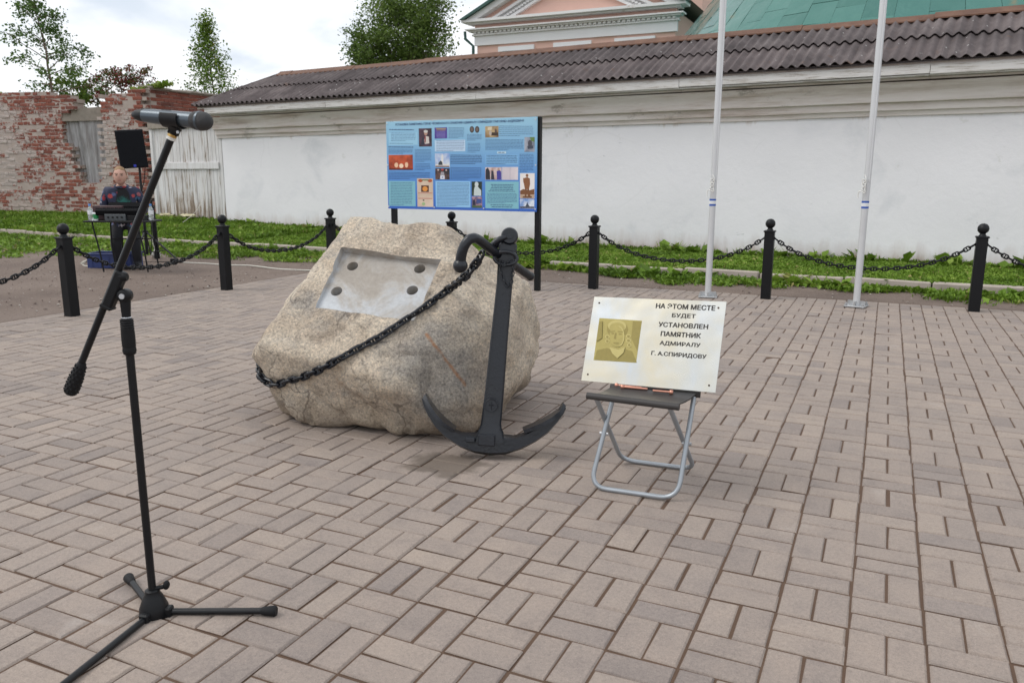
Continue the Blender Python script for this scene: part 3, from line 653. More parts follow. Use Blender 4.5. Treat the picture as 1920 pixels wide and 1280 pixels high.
for (tm, z, L_) in cells:
    if random.random() < .02: continue
    k_ = (0 if L_ > .2 else 2)+random.randint(0, 1); me = bmesh_var[k_][1]
    Mx = BM @ Matrix.Translation((tm, random.gauss(-.006, .006)-(.03 if random.random() < .05 else 0), z+random.gauss(0, .003))) @ Matrix.Rotation(random.gauss(0, .012), 4, 'Y') @ Matrix.Rotation(random.gauss(0, .02), 4, 'Z')
    if cntp < 296 and z > .3:
        if not me.materials: me.materials.append(M_BRICK)
        o = bpy.data.objects.new('brick', me); COL.objects.link(o); o.parent = bw; o.matrix_local = Matrix.Translation(-ORG[bw.name]) @ Mx; cntp += 1
    else:
        V = np.array([v.co[:] for v in me.vertices]); A = np.array(Mx); V = V @ A[:3, :3].T+A[:3, 3]
        BV.append(V-np.array(ORG[bw.name])); BF.append([[i+n0 for i in p.vertices] for p in me.polygons]); n0 += len(V); BR.append(random.random())
me = bpy.data.meshes.new('bricks'); me.from_pydata(np.concatenate(BV).tolist(), [], [f for F_ in BF for f in F_])
a = me.attributes.new('rnd', 'FLOAT', 'FACE'); a.data.foreach_set('value', np.repeat(np.array(BR, np.float32), [len(F_) for F_ in BF])); me.update()
tag(link('bricks', me, M_BRICK, bw), None, None, None, 'stuff')
m = MB(BM)
for j, iv in rows.items():
    iv.sort(); runs = [list(iv[0])]
    for a_, b_ in iv[1:]:
        if a_-runs[-1][1] < .05: runs[-1][1] = b_
        else: runs.append([a_, b_])
    for a_, b_ in runs: m.box(((a_+b_)/2, -.206, .10+CH*(j+.5)), (b_-a_-.01, .39, CH-.0004*(j % 2)))
m.build('mortar', M_MORTAR, bw)
# outbuilding side wall behind the gate
ob = thing('brick_outbuilding', BC+Vector((0, 0, .3)), 'red brick outbuilding side wall rising above the plank gate', 'building')
_g = (_bn*-1); _g = (RTH*.42+FWH*.906).normalized(); _gn = Vector((0, 0, 1)).cross(_g)
if _gn.dot(FWH) > 0: _gn = -_gn
OM = frame(_g, _gn, Vector((0, 0, 1)), BC+_g*.14+_gn*.0)
OT = tz(304, 163)[1]; cn = 0
m = MB(OM)
for j in range(36):
    z = .10+CH*(j+.5); t_ = (0 if j % 2 else -.1); q = j
    if z > OT-.02: break
    while t_ < 5.4:
        L_ = .27 if q % 2 == 0 else .136; q += 1; tm = t_+L_/2
        if tm-L_/2 > -.03 and z > 2.2:
            me = bmesh_var[(0 if L_ > .2 else 2)+random.randint(0, 1)][1].copy() if False else None
            Mx = OM @ Matrix.Translation((tm, random.gauss(0, .004), z)) @ Matrix.Rotation(random.gauss(0, .01), 4, 'Y')
            key = 0 if L_ > .2 else 2
            if 'obm' not in globals(): obm = {k: (lambda mm: (mm.materials.clear(), mm.materials.append(M_BRICKR), mm)[2])(bmesh_var[k][1].copy()) for k in (0, 2)}
            o = bpy.data.objects.new('brick', obm[key]); COL.objects.link(o); o.parent = ob; o.matrix_local = Matrix.Translation(-ORG[ob.name]) @ Mx; cn += 1
        t_ += L_
m.box((2.7, -.16, OT/2), (5.4, .29, OT)); m.build('wall', M_MORTAR, ob)
rfm = MB(OM)
for i in range(9):
    a_ = -.02+i*.63; w_ = .66; rfm = MB(OM @ Matrix.Translation((a_+w_/2, -.20, OT+.035+random.gauss(0, .008))) @ Matrix.Rotation(random.gauss(0, .02), 4, 'Y') @ Matrix.Rotation(-.10, 4, 'X')); rfm.box((0, 0, 0), (w_, .52, .05), bev=.008); rfm.build('roof_board', M_GREYWOOD, ob)
# metal sheet closing the gap
gs = thing('corrugated_metal_patch', pt(152, 330, 21.45), 'grey corrugated metal sheets closing the gap in brick wall', 'metal sheet')
def sheetq(name, quadpx, mat, d, nw, amp):
    q = [pt(a, b, d) for a, b in quadpx]; m = MB(); n = nw*6+1; vs = []
    for i in range(n):
        u_ = i/(n-1); T_ = q[0].lerp(q[1], u_); B_ = q[3].lerp(q[2], u_); o_ = _bn*(amp*math.cos(u_*nw*2*math.pi))
        vs += [T_+o_, B_+o_, T_+o_-_bn*.012, B_+o_-_bn*.012]
    m.add(vs, [f for i in range(n-1) for f in ((4*i, 4*i+4, 4*i+5, 4*i+1), (4*i+2, 4*i+3, 4*i+7, 4*i+6), (4*i, 4*i+2, 4*i+6, 4*i+4), (4*i+1, 4*i+5, 4*i+7, 4*i+3))]); m.build(name, mat, gs, 50)
sheetq('sheet', [(106, 220), (152, 220), (172, 346), (140, 346)], M_SHEET, 21.47, 4, .02); sheetq('sheet', [(148, 220), (197, 220), (203, 346), (168, 346)], M_SHEET, 21.43, 4, .02)
m = MB(); q = [pt(a, b, 21.36) for a, b in [(104, 206), (196, 200), (196, 226), (108, 228)]]; m.add(q+[p-_bn*.06 for p in q], [(0,1,2,3),(7,6,5,4),(0,4,5,1),(1,5,6,2),(2,6,7,3),(3,7,4,0)]); m.build('top_board', M_GREYWOOD, gs)
M_SPONGE = simple('litter_cloth', (.55, .50, .33), .9, var=.3, vs=20)
lt = thing('crumpled_wrapping', gp(320, 404, .33), 'crumpled pale wrapping lying at the foot of the plank gate', 'litter')
for k, (px, py, sx) in enumerate([(312, 403, .22), (334, 399, .12), (352, 405, .25)]):
    c = gp(px, py, .34); m = MB().ball(c, sx, 10, 6, (1, .5, .18 if k != 1 else .6)); m.v = [v+Vector((random.gauss(0, .02), random.gauss(0, .02), random.gauss(0, .012))) for v in m.v]
    m.build('wrapping', M_SPONGE if k != 1 else simple('white_plastic_bag', (.75, .75, .74), .4), lt)
# ================================================================== CHURCH (x to the right along the front, y towards the square, z up)
_e = (RTH*.906+FWH*-.423).normalized(); _en = Vector((0, 0, 1)).cross(_e)
if _en.dot(FWH) > 0: _en = -_en
CO = rd(2.78, 32.0); CM = frame(_e, _en, Vector((0, 0, 1)), CO)
ch = thing('church', CO, 'pink church with white pediment and green metal roof behind the storehouse', 'church')
XL, XR = -4.65, 3.42; XC = (XL+XR)/2
MB(CM).box((XC, -3, 3.6), (XR-XL, 6, 7.2)).build('wall', M_PINK, ch)
m = MB(CM); m.box((XC, .03, 6.64), (XR-XL+.16, .12, .36)); m.build('frieze', M_TRIMC, ch)
m = MB(CM); m.box((XC, .07, 6.85), (XR-XL+.30, .24, .06)); m.box((XC, .16, 7.045), (XR-XL+.70, .52, .05)); m.box((XC, .12, 6.99), (XR-XL+.50, .38, .05)); m.build('lower_cornice', M_TRIM, ch)
nd = 44
for i in range(nd):
    x = XL-.08+(XR-XL+.16)*(i+.5)/nd
    if i == 0: dm = MB(CM).box((0, 0, 0), (.115, .14, .075)).mesh('dentil', CO)
    o = link('dentil', dm, M_TRIM, ch); o.location = CM.to_3x3() @ Vector((x, .17, 6.925))
m = MB(CM); m.box((XC, .02, 6.925), (XR-XL+.2, .24, .10)); m.build('dentil_band', M_TRIM, ch)
MB(CM).box((XC, -.0, 7.15), (XR-XL+.10, .20, .17)).build('band', M_PINK, ch)
m = MB(CM); m.box((XC, .10, 7.265), (XR-XL+.5, .5, .07)); m.box((XC, .16, 7.345), (XR-XL+.9, .72, .10)); m.build('upper_cornice', M_TRIM, ch)
# pediment
ZB, HW, AP = 7.395, (XR-XL)/2+.50, 2.15; sl = AP/HW
m = MB(CM); m.prism([(XC-HW+.5, ZB), (XC+HW-.5, ZB), (XC, ZB+AP-.3)], -.1, .02); m.build('tympanum', M_PINK, ch)
for sg in (-1, 1):
    def rk(o0, o1, y0, y1):     # a sloped band between two offsets below the rake line
        return [(XC+sg*(HW), ZB-o0), (XC, ZB+AP-o0), (XC, ZB+AP-o1), (XC+sg*(HW-(o1-o0)/sl*0), ZB-o1)]
    cl = lambda pl: [(x, max(z, ZB-.02)) for x, z in pl]
    def band(o0, o1, y0, y1, nm, mt):
        zlo = ZB-.0; xa = HW-max(o0, 0)/sl; xb = HW-o1/sl
        MB(CM).prism([(XC+sg*xa, zlo), (XC, ZB+AP-o0), (XC, ZB+AP-o1), (XC+sg*xb, zlo)], y0, y1).build(nm, mt, ch)
    band(-.04, .10, -.1, .62, 'raking_edge', M_GREENT); band(.10, .34, -.1, .46, 'raking_cornice', M_TRIM); band(.34, .55, -.1, .12, 'raking_band', M_PINK); band(.55, .66, -.1, .26, 'raking_moulding', M_TRIM); band(.90, 1.0, -.1, .20, 'raking_moulding', M_TRIM); band(.66, .90, -.1, .08, 'raking_bed', M_TRIM)
    for i in range(24):
        f = (i+.5)/24; o = link('dentil', dm, M_TRIM, ch); xx = (HW-.78/sl)*(1-f); zz = ZB+(AP-.78)*f; o.location = CM.to_3x3() @ Vector((XC+sg*xx, .11, zz))
MB(CM).box((XC+.3, .05, ZB+.98), (.55, .1, .35)).build('pediment_plaque', M_TRIMC, ch)
m = MB(CM); m.prism([(XC-HW, ZB+.1), (XC+HW, ZB+.1), (XC, ZB+AP+.12)], -7, -.1); m.build('roof', M_GREENT, ch)
for cx in (-2.9, -.54, 1.92):
    w = link('window', MB(CM).box((cx, .03, 4.98), (1.55, .12, 2.76)).mesh('window', CO), M_TRIMC, ch)
    MB(CM).box((cx, .06, 4.71), (1.05, .12, 2.9)).build('window_pane', M_DARKGLASS, w)
    MB(CM).box((cx, .10, 6.14), (1.12, .10, .06)).build('window_sash', M_GREENT, w)
m = MB(CM); m.tube([(XL-.40, .3, 7.0), (XL-.40, .25, 6.72), (XL-.12, .12, 6.45), (XL-.12, .12, 3)], .06, 8); m.build('downpipe', M_GREENT, ch, 60)
# drum behind
MB(CM).box((XC-.4, -9.5, 10), (7.4, 4, 8.5)).build('drum', M_PINK, ch)
m = MB(CM); m.tube([(XC-4.3, -7.3, 6), (XC-4.3, -7.3, 14)], .055, 6); m.build('downpipe', M_GREENT, ch)
# grey gabled roof to the left
m = MB(CM); m.prism([(-6.9, 5.2), (-3.4, 8.6), (-.4, 5.6), (-.4, 4.5), (-6.9, 4.5)], -9, -4.0); m.build('side_roof', M_GREYROOF, ch)
# apse roof: half cone of painted sheets
ac = rd((1705-960)/F_PX*26.2*1.0, 26.2+0); apz, az0, AR = 15.0, 4.5, 8.6; NS = 74
def cone(a, z): r_ = AR*(apz-z)/(apz-az0); return Vector((ac.x+r_*math.cos(a), ac.y+r_*math.sin(a), z))
fa = math.atan2(-FWH.y, -FWH.x)
zs = [az0, 5.25, 5.8, 6.35, 6.9, 7.6]
m = MB(); nn = 96
m.add([cone(2*math.pi*i/nn, z)-Vector((0, 0, .06)) for z in (az0, 7.5, 10, 13.1) for i in range(nn)], [(k*nn+i, k*nn+(i+1) % nn, (k+1)*nn+(i+1) % nn, (k+1)*nn+i) for k in range(3) for i in range(nn)]); m.build('apse_roof', M_GREEN, ch, 60)
apse = bpy.data.objects[[o.name for o in kids(ch) if o.name.startswith('apse_roof')][0]]
for i in range(NS):
    a0 = 2*math.pi*i/NS; 
    dd = (a0-fa+math.pi) % (2*math.pi)-math.pi
    if abs(dd) > 1.75: continue
    a1 = 2*math.pi*(i+1)/NS; st = (i % 2)*.35
    for k in range(len(zs)-1):
        z0, z1 = zs[k]-st*(k > 0), zs[k+1]-st
        q = [cone(a0+.0004, z0), cone(a1-.0004, z0), cone(a1-.0004, z1-.003), cone(a0+.0004, z1-.003)]
        nr = (q[1]-q[0]).cross(q[3]-q[0]).normalized(); j = [random.gauss(.012, .005) for _ in range(4)]; q = [p+nr*jj for p, jj in zip(q, j)]
        m = MB(); m.add(q+[p-nr*.03 for p in q], [(0,1,2,3),(0,4,5,1),(1,5,6,2),(2,6,7,3),(3,7,4,0)]); m.build('roof_panel', M_GREEN, apse)
m = MB()
for i in range(nn): pass
m.add([cone(2*math.pi*i/nn, az0)-Vector((0, 0, .1)) for i in range(nn)]+[Vector((cone(2*math.pi*i/nn, az0).x*.97+ac.x*.03, cone(2*math.pi*i/nn, az0).y*.97+ac.y*.03, 0)) for i in range(nn)], [(i, (i+1) % nn, nn+(i+1) % nn, nn+i) for i in range(nn)]); m.build('apse_wall', M_PINK, ch, 60)

# ================================================================== TREES
def leaves(centers, n_per, spread, size, mat, name, parent, flat=.6, rb=None, size2=None):
    C = np.repeat(np.array([tuple(c) for c in centers]), n_per, 0); n = len(C)
    P = C+RNG.normal(0, 1, (n, 3))*np.array(spread); sz = size*RNG.uniform(.6, 1.3, n)
    a = RNG.normal(0, 1, (n, 3)); a[:, 2] *= .6; a /= np.linalg.norm(a, axis=1)[:, None]; b = np.cross(a, RNG.normal(0, 1, (n, 3))); b /= np.linalg.norm(b, axis=1)[:, None]
    s3 = sz[:, None]; V = np.stack([P-a*s3*.5, P+b*s3*.32, P+a*s3*.55, P-b*s3*.32], 1).reshape(-1, 3)-np.array(ORG[parent.name])
    cl = np.repeat(RNG.random(len(centers)), n_per); rr = np.clip(cl*.55+RNG.random(n)*.45 + (0 if rb is None else rb), 0, 1)
    return link(name, npmesh(name, V, np.arange(4*n).reshape(n, 4), rr), mat, parent)
def tree(name, base, h, label, cat, mat, crown, trunk_r, limbs, leaf, nper, spread, lean=Vector(), group=None, start=.15, droop=0.0, seed=1, sub=4, bark=None, tips=1):
    rs = random.Random(seed); t_ = thing(name, base, label, cat, group); m = MB(); base = Vector(base)
    tp = [base+Vector((lean.x*f*f+rs.gauss(0, .02)*h*.3*(f > 0), lean.y*f*f+rs.gauss(0, .02)*h*.3*(f > 0), h*f)) for f in [i/8 for i in range(9)]]; tp = spline(tp, 3)
    m.tube(tp, [trunk_r*(1-.93*i/(len(tp)-1)) for i in range(len(tp))], 7)
    cs = []
    for k in range(limbs):
        f = start+(1-start)*(k+rs.random()*.8)/limbs; f = min(f, .985); p0 = tp[int(f*(len(tp)-1))]; th = k*2.399+rs.random()*.9
        L = crown(f)*rs.uniform(.65, 1.15); up = rs.uniform(.25, .75)*(1.1-.0*f)
        d = Vector((math.cos(th), math.sin(th), up)); pth = [p0+d*(L*g)+Vector((0, 0, -droop*L*g*g))+Vector((rs.gauss(0, .04), rs.gauss(0, .04), rs.gauss(0, .03)))*L for g in (0, .3, .6, .85, 1)]
        r0 = trunk_r*(1-.9*f)*.5+.004; m.tube(pth, [r0, r0*.75, r0*.5, r0*.3, r0*.15], 5)
        for q in range(sub):
            g = .3+.7*(q+rs.random())/sub; p = pth[0].lerp(pth[-1], g) if g > .9 else pth[min(int(g*4), 3)].lerp(pth[min(int(g*4)+1, 4)], g*4 % 1)
            dd = Vector((rs.gauss(0, 1), rs.gauss(0, 1), rs.gauss(.15, .6))).normalized()*L*rs.uniform(.18, .42); e_ = p+dd-Vector((0, 0, droop*L*.3)); m.tube([p, p.lerp(e_, .5)+Vector((0, 0, .02*L)), e_], [r0*.35, r0*.22, r0*.1], 4)
            cs += [e_, p.lerp(e_, .55)]
    m.build('trunk', bark or M_BARK, t_, 60); leaves(cs, nper, spread, leaf, mat, 'crown', t_); return t_
GRP = 'trees and shrubs growing on and behind the ruined wall'
b0 = pt(98, 181, 22.0)
tree('birch_sapling', b0, 3.1, 'loose leafy birch sapling rooted in the top of ruined wall', 'tree', M_BIRCH, lambda f: 1.25*(1.1-f)**.75, .035, 27, .08, 15, (.11, .11, .06), RTH*-.45, GRP, .06, .15, 3, 5)
bt = pt(414, 330, 29); tree('birch_tree', Vector((bt.x, bt.y, .4)), pt(392, 34, 29).z-.4, 'slender birch with yellowing leaves behind the gate and slate roof', 'tree', M_BIRCHY, lambda f: 2.7*(1.02-f)**1.1+.08, .06, 42, .09, 15, (.12, .12, .19), RTH*-.15, GRP, .42, .45, 5, 5)
tree('rowan_shrub', pt(184, 204, 23.5), .72, 'red leaved shrub growing behind the gap in the brick wall', 'shrub', M_RED, lambda f: .50, .02, 12, .075, 12, (.07, .07, .05), Vector(), GRP, .12, 0, 7, 4)
tree('rowan_shrub', pt(228, 178, 22.3), .42, 'green and reddish shrub on wall top beside the red leaved one', 'shrub', M_RED, lambda f: .46, .018, 12, .07, 12, (.07, .07, .04), Vector(), GRP, .1, 0, 9, 4)
tree('rowan_shrub', pt(268, 166, 22.0), .42, 'airy small shrub topmost on the wall, nearest the outbuilding roof', 'shrub', M_RED, lambda f: .36, .015, 8, .065, 8, (.06, .06, .03), Vector(), GRP, .3, 0, 11, 3)
tree('leafy_shrub', pt(138, 204, 23.0), .85, 'light green shrub beside the birch sapling on the wall', 'shrub', M_BIRCHY, lambda f: .5, .02, 12, .085, 14, (.09, .09, .07), Vector(), GRP, .1, .2, 13, 4)
bt = pt(768, 330, 47)
tree('broadleaf_tree', Vector((bt.x, bt.y, 0)), pt(768, 6, 47).z, 'big dense green broadleaf tree rising behind the slate roof', 'tree', M_TREE, lambda f: 2.55*max(.25, (1-((f-.62)/.48)**2))**.6 if f > .2 else 1, .24, 54, .15, 44, (.34, .34, .27), RTH*.3, None, .35, .05, 17, 7)
bt = pt(706, 330, 45)
tree('broadleaf_tree', Vector((bt.x, bt.y, 0)), pt(706, 72, 45).z, 'lower green tree to the left of the big broadleaf tree', 'tree', M_TREE, lambda f: 1.55*max(.3, (1-((f-.7)/.45)**2))**.6 if f > .2 else 1, .14, 30, .145, 36, (.28, .28, .21), RTH*-.3, None, .4, .05, 19, 6)
# ================================================================== BOLLARDS AND CHAINS
M_BLACK = simple('black_enamel', (.0055, .006, .0075), .42, var=.25, vs=9, bump=.12, bs=45, spec=.28)
M_IRON = simple('black_tarred_iron', (.0078, .0098, .0150), .30, var=.4, vs=14, bump=.8, bs=75, spec=.5)
def make_bollard():
    b = thing('bollard', (0, 0, 0), 'x', 'bollard', 'black ball-topped bollards round the paved square')
    MB().box((0, 0, .36), (.10, .10, .73), bev=.005).build('post', M_BLACK, b)
    MB().box((0, 0, .728), (.118, .118, .018), bev=.004).build('cap_plate', M_BLACK, b)
    m = MB(); m.lathe((0, 0, .737), [(.036, 0), (.034, .008), (.026, .018), (.026, .026)], 18); m.ball((0, 0, .809), .052, 20, 14); m.build('finial_ball', M_BLACK, b, 40)
    return b
BOL = [((-6.86, 4.99), 'black bollard nearest the microphone stand, at the dirt edge left of boulder'), ((-6.87, 6.97), 'black bollard on the dirt edge between the storehouse corner and boulder, chain on both sides'),
       ((-6.87, 8.95), 'black corner bollard partly hidden behind the left top of the boulder'), ((-4.97, 8.93), 'black bollard under the blue information board, half hidden by boulder'),
       ((-3.07, 8.93), 'black bollard between the information board and the left flagpole'), ((-1.11, 8.97), 'black bollard standing between the two flagpoles'),
       ((.87, 9.02), 'black bollard to the right of the right flagpole'), ((2.83, 9.05), 'black bollard at the far end of the back row'), ((-6.86, 3.02), 'black bollard at the near end of the left row')]
b0 = make_bollard()
for i, ((x, y), lb) in enumerate(BOL):
    if i == 0: b0.location = (x, y, 0); b0['label'] = lb
    else: copy_tree(b0, (x, y, 0), lb)
def link_mesh(L, Wd, r, stud=True, ns=14, nr=6, name='chain_link'):
    hl = L/2-Wd/2; w = Wd/2-r; p = []
    for i in range(ns):
        a = 2*math.pi*(i+.5)/ns; p.append(Vector((math.cos(a)*w+(hl if math.cos(a) > 0 else -hl), math.sin(a)*w*1.0, 0)))
    m = MB(); m.tube(p, r, nr, closed=True)
    if stud: m.tube([(0, -w, 0), (0, w, 0)], r*.8, 5)
    me = m.mesh(name, Vector(), 60); return me
def lay_chain(root, path, pitch, me, mat, nm='chain_link', upv=None, surf=None):
    P = [Vector(p) for p in path]; S = [0]
    for a, b in zip(P, P[1:]): S.append(S[-1]+(b-a).length)
    n = max(2, round(S[-1]/pitch)); pitch = S[-1]/n; k = 0; og = ORG[root.name]
    if not me.materials: me.materials.append(mat)
    def at(s_):
        s_ = min(max(s_, 0), S[-1]); i = int(np.searchsorted(S, s_))-1; i = max(0, min(i, len(P)-2)); f = (s_-S[i])/max(S[i+1]-S[i], 1e-6); return P[i].lerp(P[i+1], f), i
    for i in range(n):
        c, j = at((i+.5)*pitch); t = (at((i+1)*pitch)[0]-at(i*pitch)[0]).normalized()
        nrm = surf(c) if surf else (upv or Vector((0, 0, 1)))
        y = nrm.cross(t).normalized(); z = t.cross(y)
        tw = random.gauss(0, .12)
        if i % 2: y, z = z, -y
        y2 = y*math.cos(tw)+z*math.sin(tw); z2 = t.cross(y2)
        o = bpy.data.objects.new(nm, me); COL.objects.link(o); o.parent = root; o.matrix_local = frame(t, y2, z2, c-og)
FL = link_mesh(.082, .052, .0078)
SPANS = [((-6.86, 3.02), (-6.86, 4.99), 'black chain at the left picture edge running to the bollard nearest the microphone'), ((-6.86, 4.99), (-6.87, 6.97), 'black chain sagging in front of the sound desk and speaker tripod'),
         ((-6.87, 6.97), (-6.87, 8.95), 'black chain in front of the grass bank just left of the boulder'), ((-6.87, 8.95), (-4.97, 8.93), 'black chain passing mostly hidden behind the boulder top'),
         ((-4.97, 8.93), (-3.07, 8.93), 'black chain passing behind the anchor head and board post'), ((-3.07, 8.93), (-1.11, 8.97), 'black chain hanging behind the left flagpole'),
         ((-1.11, 8.97), (.87, 9.02), 'black chain hanging behind the right flagpole'), ((.87, 9.02), (2.83, 9.05), 'black chain running off to the right from the last visible bollard')]
for (a, b, lb) in SPANS:
    A, B = Vector((*a, .655)), Vector((*b, .655)); d = (B-A).normalized(); A += d*.055; B -= d*.055; sag = .285+random.uniform(-.012, .012)
    cc = 4.0*sag; pth = []
    for i in range(41):
        f = i/40; q = (math.cosh(2.0*(2*f-1))-math.cosh(2.0))/(1-math.cosh(2.0)); p = A.lerp(B, f); p.z -= sag*q; pth.append(p)
    c_ = thing('chain', (A+B)/2, lb, 'chain', 'chains hung between the bollards'); lay_chain(c_, pth, .0535, FL, M_BLACK)
    m = MB(); m.tube([A-d*.012, A+d*.004], .014, 8); m.tube([B+d*.012, B-d*.004], .014, 8); m.build('eyelet', M_BLACK, c_)

# ================================================================== FLAGPOLES
M_ALU = simple('white_painted_pole', (.60, .61, .62), .35, .25, var=.05, vs=4); M_GALV = simple('galvanised_steel', (.50, .51, .52), .42, .75, var=.2, vs=30); M_ROPE = simple('white_rope', (.75, .75, .72), .8, var=.1)
M_TB = simple('blue_tape', (.03, .10, .42), .4); M_TW = simple('white_tape', (.74, .76, .78), .4)
def make_pole(r):
    p = thing('flagpole', (0, 0, 0), 'x', 'flagpole', 'two tall flagpoles')
    m = MB(); m.tube([(0, 0, .0), (0, 0, 3.2), (0, 0, 6.5)], [r, r*.98, r*.9], 20); m.build('pole', M_ALU, p, 60)
    m = MB(); a = R(25); m.tube([(r*.75, -r*.75, 1.25), (r*.72, -r*.72, 6.4)], r*.28, 8); m.build('sail_track', M_ALU, p, 60)
    m = MB(); m.box((0, 0, .012), (.20, .20, .014), bev=.003); m.box((0, 0, .04), (.016, .17, .045)); m.box((0, 0, .04), (.17, .016, .045)); m.build('base_plate', M_GALV, p)
    for sx in (-1, 1):
        for sy in (-1, 1):
            m = MB(); m.cyl((sx*.08, sy*.08, .0), (sx*.08, sy*.08, .052), .008, n=8); m.cyl((sx*.08, sy*.08, .020), (sx*.08, sy*.08, .034), .015, n=6); m.build('anchor_bolt', M_GALV, p)
    for z, mt, h in ((1.055, M_TB, .020), (1.028, M_TW, .034), (1.0, M_TB, .020)): MB().cyl((0, 0, z-h/2), (0, 0, z+h/2), r*1.03, n=20).build('tape_band', mt, p, 60)
    m = MB(); m.box((-r*.35, -r-.012, 1.22), (.016, .022, .13), bev=.004); m.build('cleat', M_GALV, p)
    m = MB(); q = [Vector((-r*.4+.02*math.sin(i*1.9), -r-.03-.008*(i % 2), 1.29-.012*i+.05*math.cos(i*1.9)*.6)) for i in range(12)]+[Vector((-.055, -r-.02, 1.16)), Vector((-.062, -r-.02, 1.09))]; m.tube(spline(q, 4), .0055, 6); m.build('halyard', M_ROPE, p, 60)
    return p
p1 = make_pole(.034); p1.location = gp(1327, 557); p1.location.z = 0; p1['label'] = 'tall white flagpole to the left, above the brass sign on the stool'
ORG[p1.name] = Vector(p1.location); p1.rotation_euler = (0, 0, R(10))
c = gp(1605, 575); copy_tree(p1, (c.x, c.y, 0), 'tall white flagpole to the right, between the two rightmost bollards', R(-12))

# ================================================================== INFORMATION BOARD
A_ = gp(1006, 545); A_.z = 0; ddir = Vector((-1, .03, 0)).normalized(); BW, BH = 2.03, 1.04
# panel frame: x to the right seen from the square, z up, y towards the square
bx_ = -ddir; by_ = Vector((0, 0, 1)).cross(bx_); by_ = by_ if by_.dot(FWH) < 0 else -by_
_pr = pt(1008, 219, A_.dot(FWH)-.03)
ztop = _pr.z; PANM = frame(bx_, by_, Vector((0, 0, 1)), Vector((_pr.x, _pr.y, 0))+bx_*-BW+Vector((0, 0, ztop-BH)))
board = thing('information_board', PANM @ Vector((BW/2, 0, BH-ztop)), 'blue information board with photographs on two black posts', 'sign')
for x in (.055, BW-.005): MB(PANM).box((x, -.045, (BH-ztop)/2+BH/2+.002), (.062, .062, ztop+.005), bev=.004).build('post', M_BLACK, board)
t = MT('printed_blue_panel', .35); g = t.sepz(t.pos); c = t.ramp(t.math('DIVIDE', t.math('SUBTRACT', g, ztop-BH), BH), (.0, (.035, .13, .52)), (.12, (.055, .19, .60)), (.4, (.11, .30, .66)), (.7, (.22, .46, .70)), (1, (.32, .58, .74))); t.col(c); M_PANEL = t.m
panel = MB(PANM).box((BW/2, 0, BH/2), (BW, .012, BH), bev=.002).build('panel', M_PANEL, board)
# crop coordinates (of the enlarged photograph) -> panel metres
src = np.array([(158, 172), (1742, 107), (1740, 1060), (185, 1042)], float); dst = np.array([(0, BH), (BW, BH), (BW, 0), (0, 0)], float)
def homog(src, dst):
    A = []; b = []
    for (x, y), (u, v) in zip(src, dst): A += [[x, y, 1, 0, 0, 0, -u*x, -u*y], [0, 0, 0, x, y, 1, -v*x, -v*y]]; b += [u, v]
    h = np.append(np.linalg.solve(np.array(A), np.array(b)), 1).reshape(3, 3)
    def f(x, y): q = h @ np.array([x, y, 1]); return q[0]/q[2], q[1]/q[2]
    return f
HB = homog(src, dst)
def flat(name, c, rough=.4): t = MT(name, rough); t.col(c if hasattr(c, '__len__') else c); return t.m
def card(nm, x0, y0, x1, y1, mat, lift, parent):
    (a, b), (c, d) = HB(x0, y1), HB(x1, y0); m = MB(PANM); m.box(((a+c)/2, .006+lift/2, (b+d)/2), (c-a, lift, d-b)); return m.build(nm, mat, parent)
_pm = {}
def ink(c):
    k = tuple(c)
    if k not in _pm: _pm[k] = flat('ink', c)
    return _pm[k]
def shapes(parent, items, lift):
    for it in items:
        kind, c, pl = it
        m = MB(PANM)
        if kind == 'e':
            x0, y0, x1, y1 = pl; pl = [((x0+x1)/2+(x1-x0)/2*math.cos(i*math.pi/8), (y0+y1)/2+(y1-y0)/2*math.sin(i*math.pi/8)) for i in range(16)]
        elif kind == 'r': x0, y0, x1, y1 = pl; pl = [(x0, y0), (x1, y0), (x1, y1), (x0, y1)]
        q = [HB(*p) for p in pl]; m.prism([(u, v) for u, v in q], .006, .006+lift); m.build('printed_shape', ink(c), parent); lift += .0002
def photo(x0, y0, x1, y1, c1, c2, sc, items=(), stops=(.4, .6)):
    t = MT('photo_ink', .4); n_ = t.noise(sc, 5, .6); t.col(t.ramp(n_, (stops[0], c1), (stops[1], c2)))
    o = card('printed_photo', x0, y0, x1, y1, t.m, .0016, panel)
    shapes(o, items, .0019)
LB, TQ, WB = (.36, .60, .82), (.22, .50, .58), (.52, .68, .84)
for (x0, y0, x1, y1, c) in [(196, 765, 468, 1015, TQ), (686, 760, 1046, 1020, (.29, .56, .82)), (1205, 758, 1553, 1028, TQ), (674, 345, 990, 466, WB), (192, 272, 490, 408, (.33, .60, .78)), (1205, 488, 1545, 592, (.22, .47, .74)), (1325, 458, 1418, 480, (.55, .72, .80))]: card('text_box', x0, y0, x1, y1, ink(c), .0010, panel)
photo(508, 232, 638, 418, (.03, .015, .02), (.10, .05, .08), 9, [('e', (.46, .27, .20), (560, 258, 596, 305)), ('e', (.60, .58, .55), (556, 250, 600, 280)), ('p', (.62, .58, .54), [(575, 310), (610, 318), (615, 385), (570, 390), (560, 350)]), ('p', (.25, .04, .04), [(565, 315), (580, 312), (578, 380), (566, 370)]), ('p', (.03, .03, .05), [(540, 330), (563, 318), (560, 400), (525, 405)])])
photo(193, 500, 441, 654, (.09, .005, .004), (.62, .10, .03), 5, [('e', (.85, .55, .35), (250, 580, 290, 630)), ('e', (.9, .7, .5), (300, 590, 345, 635)), ('e', (.85, .55, .35), (360, 575, 395, 630)), ('r', (.10, .01, .005), (196, 640, 438, 652))], (.35, .66))
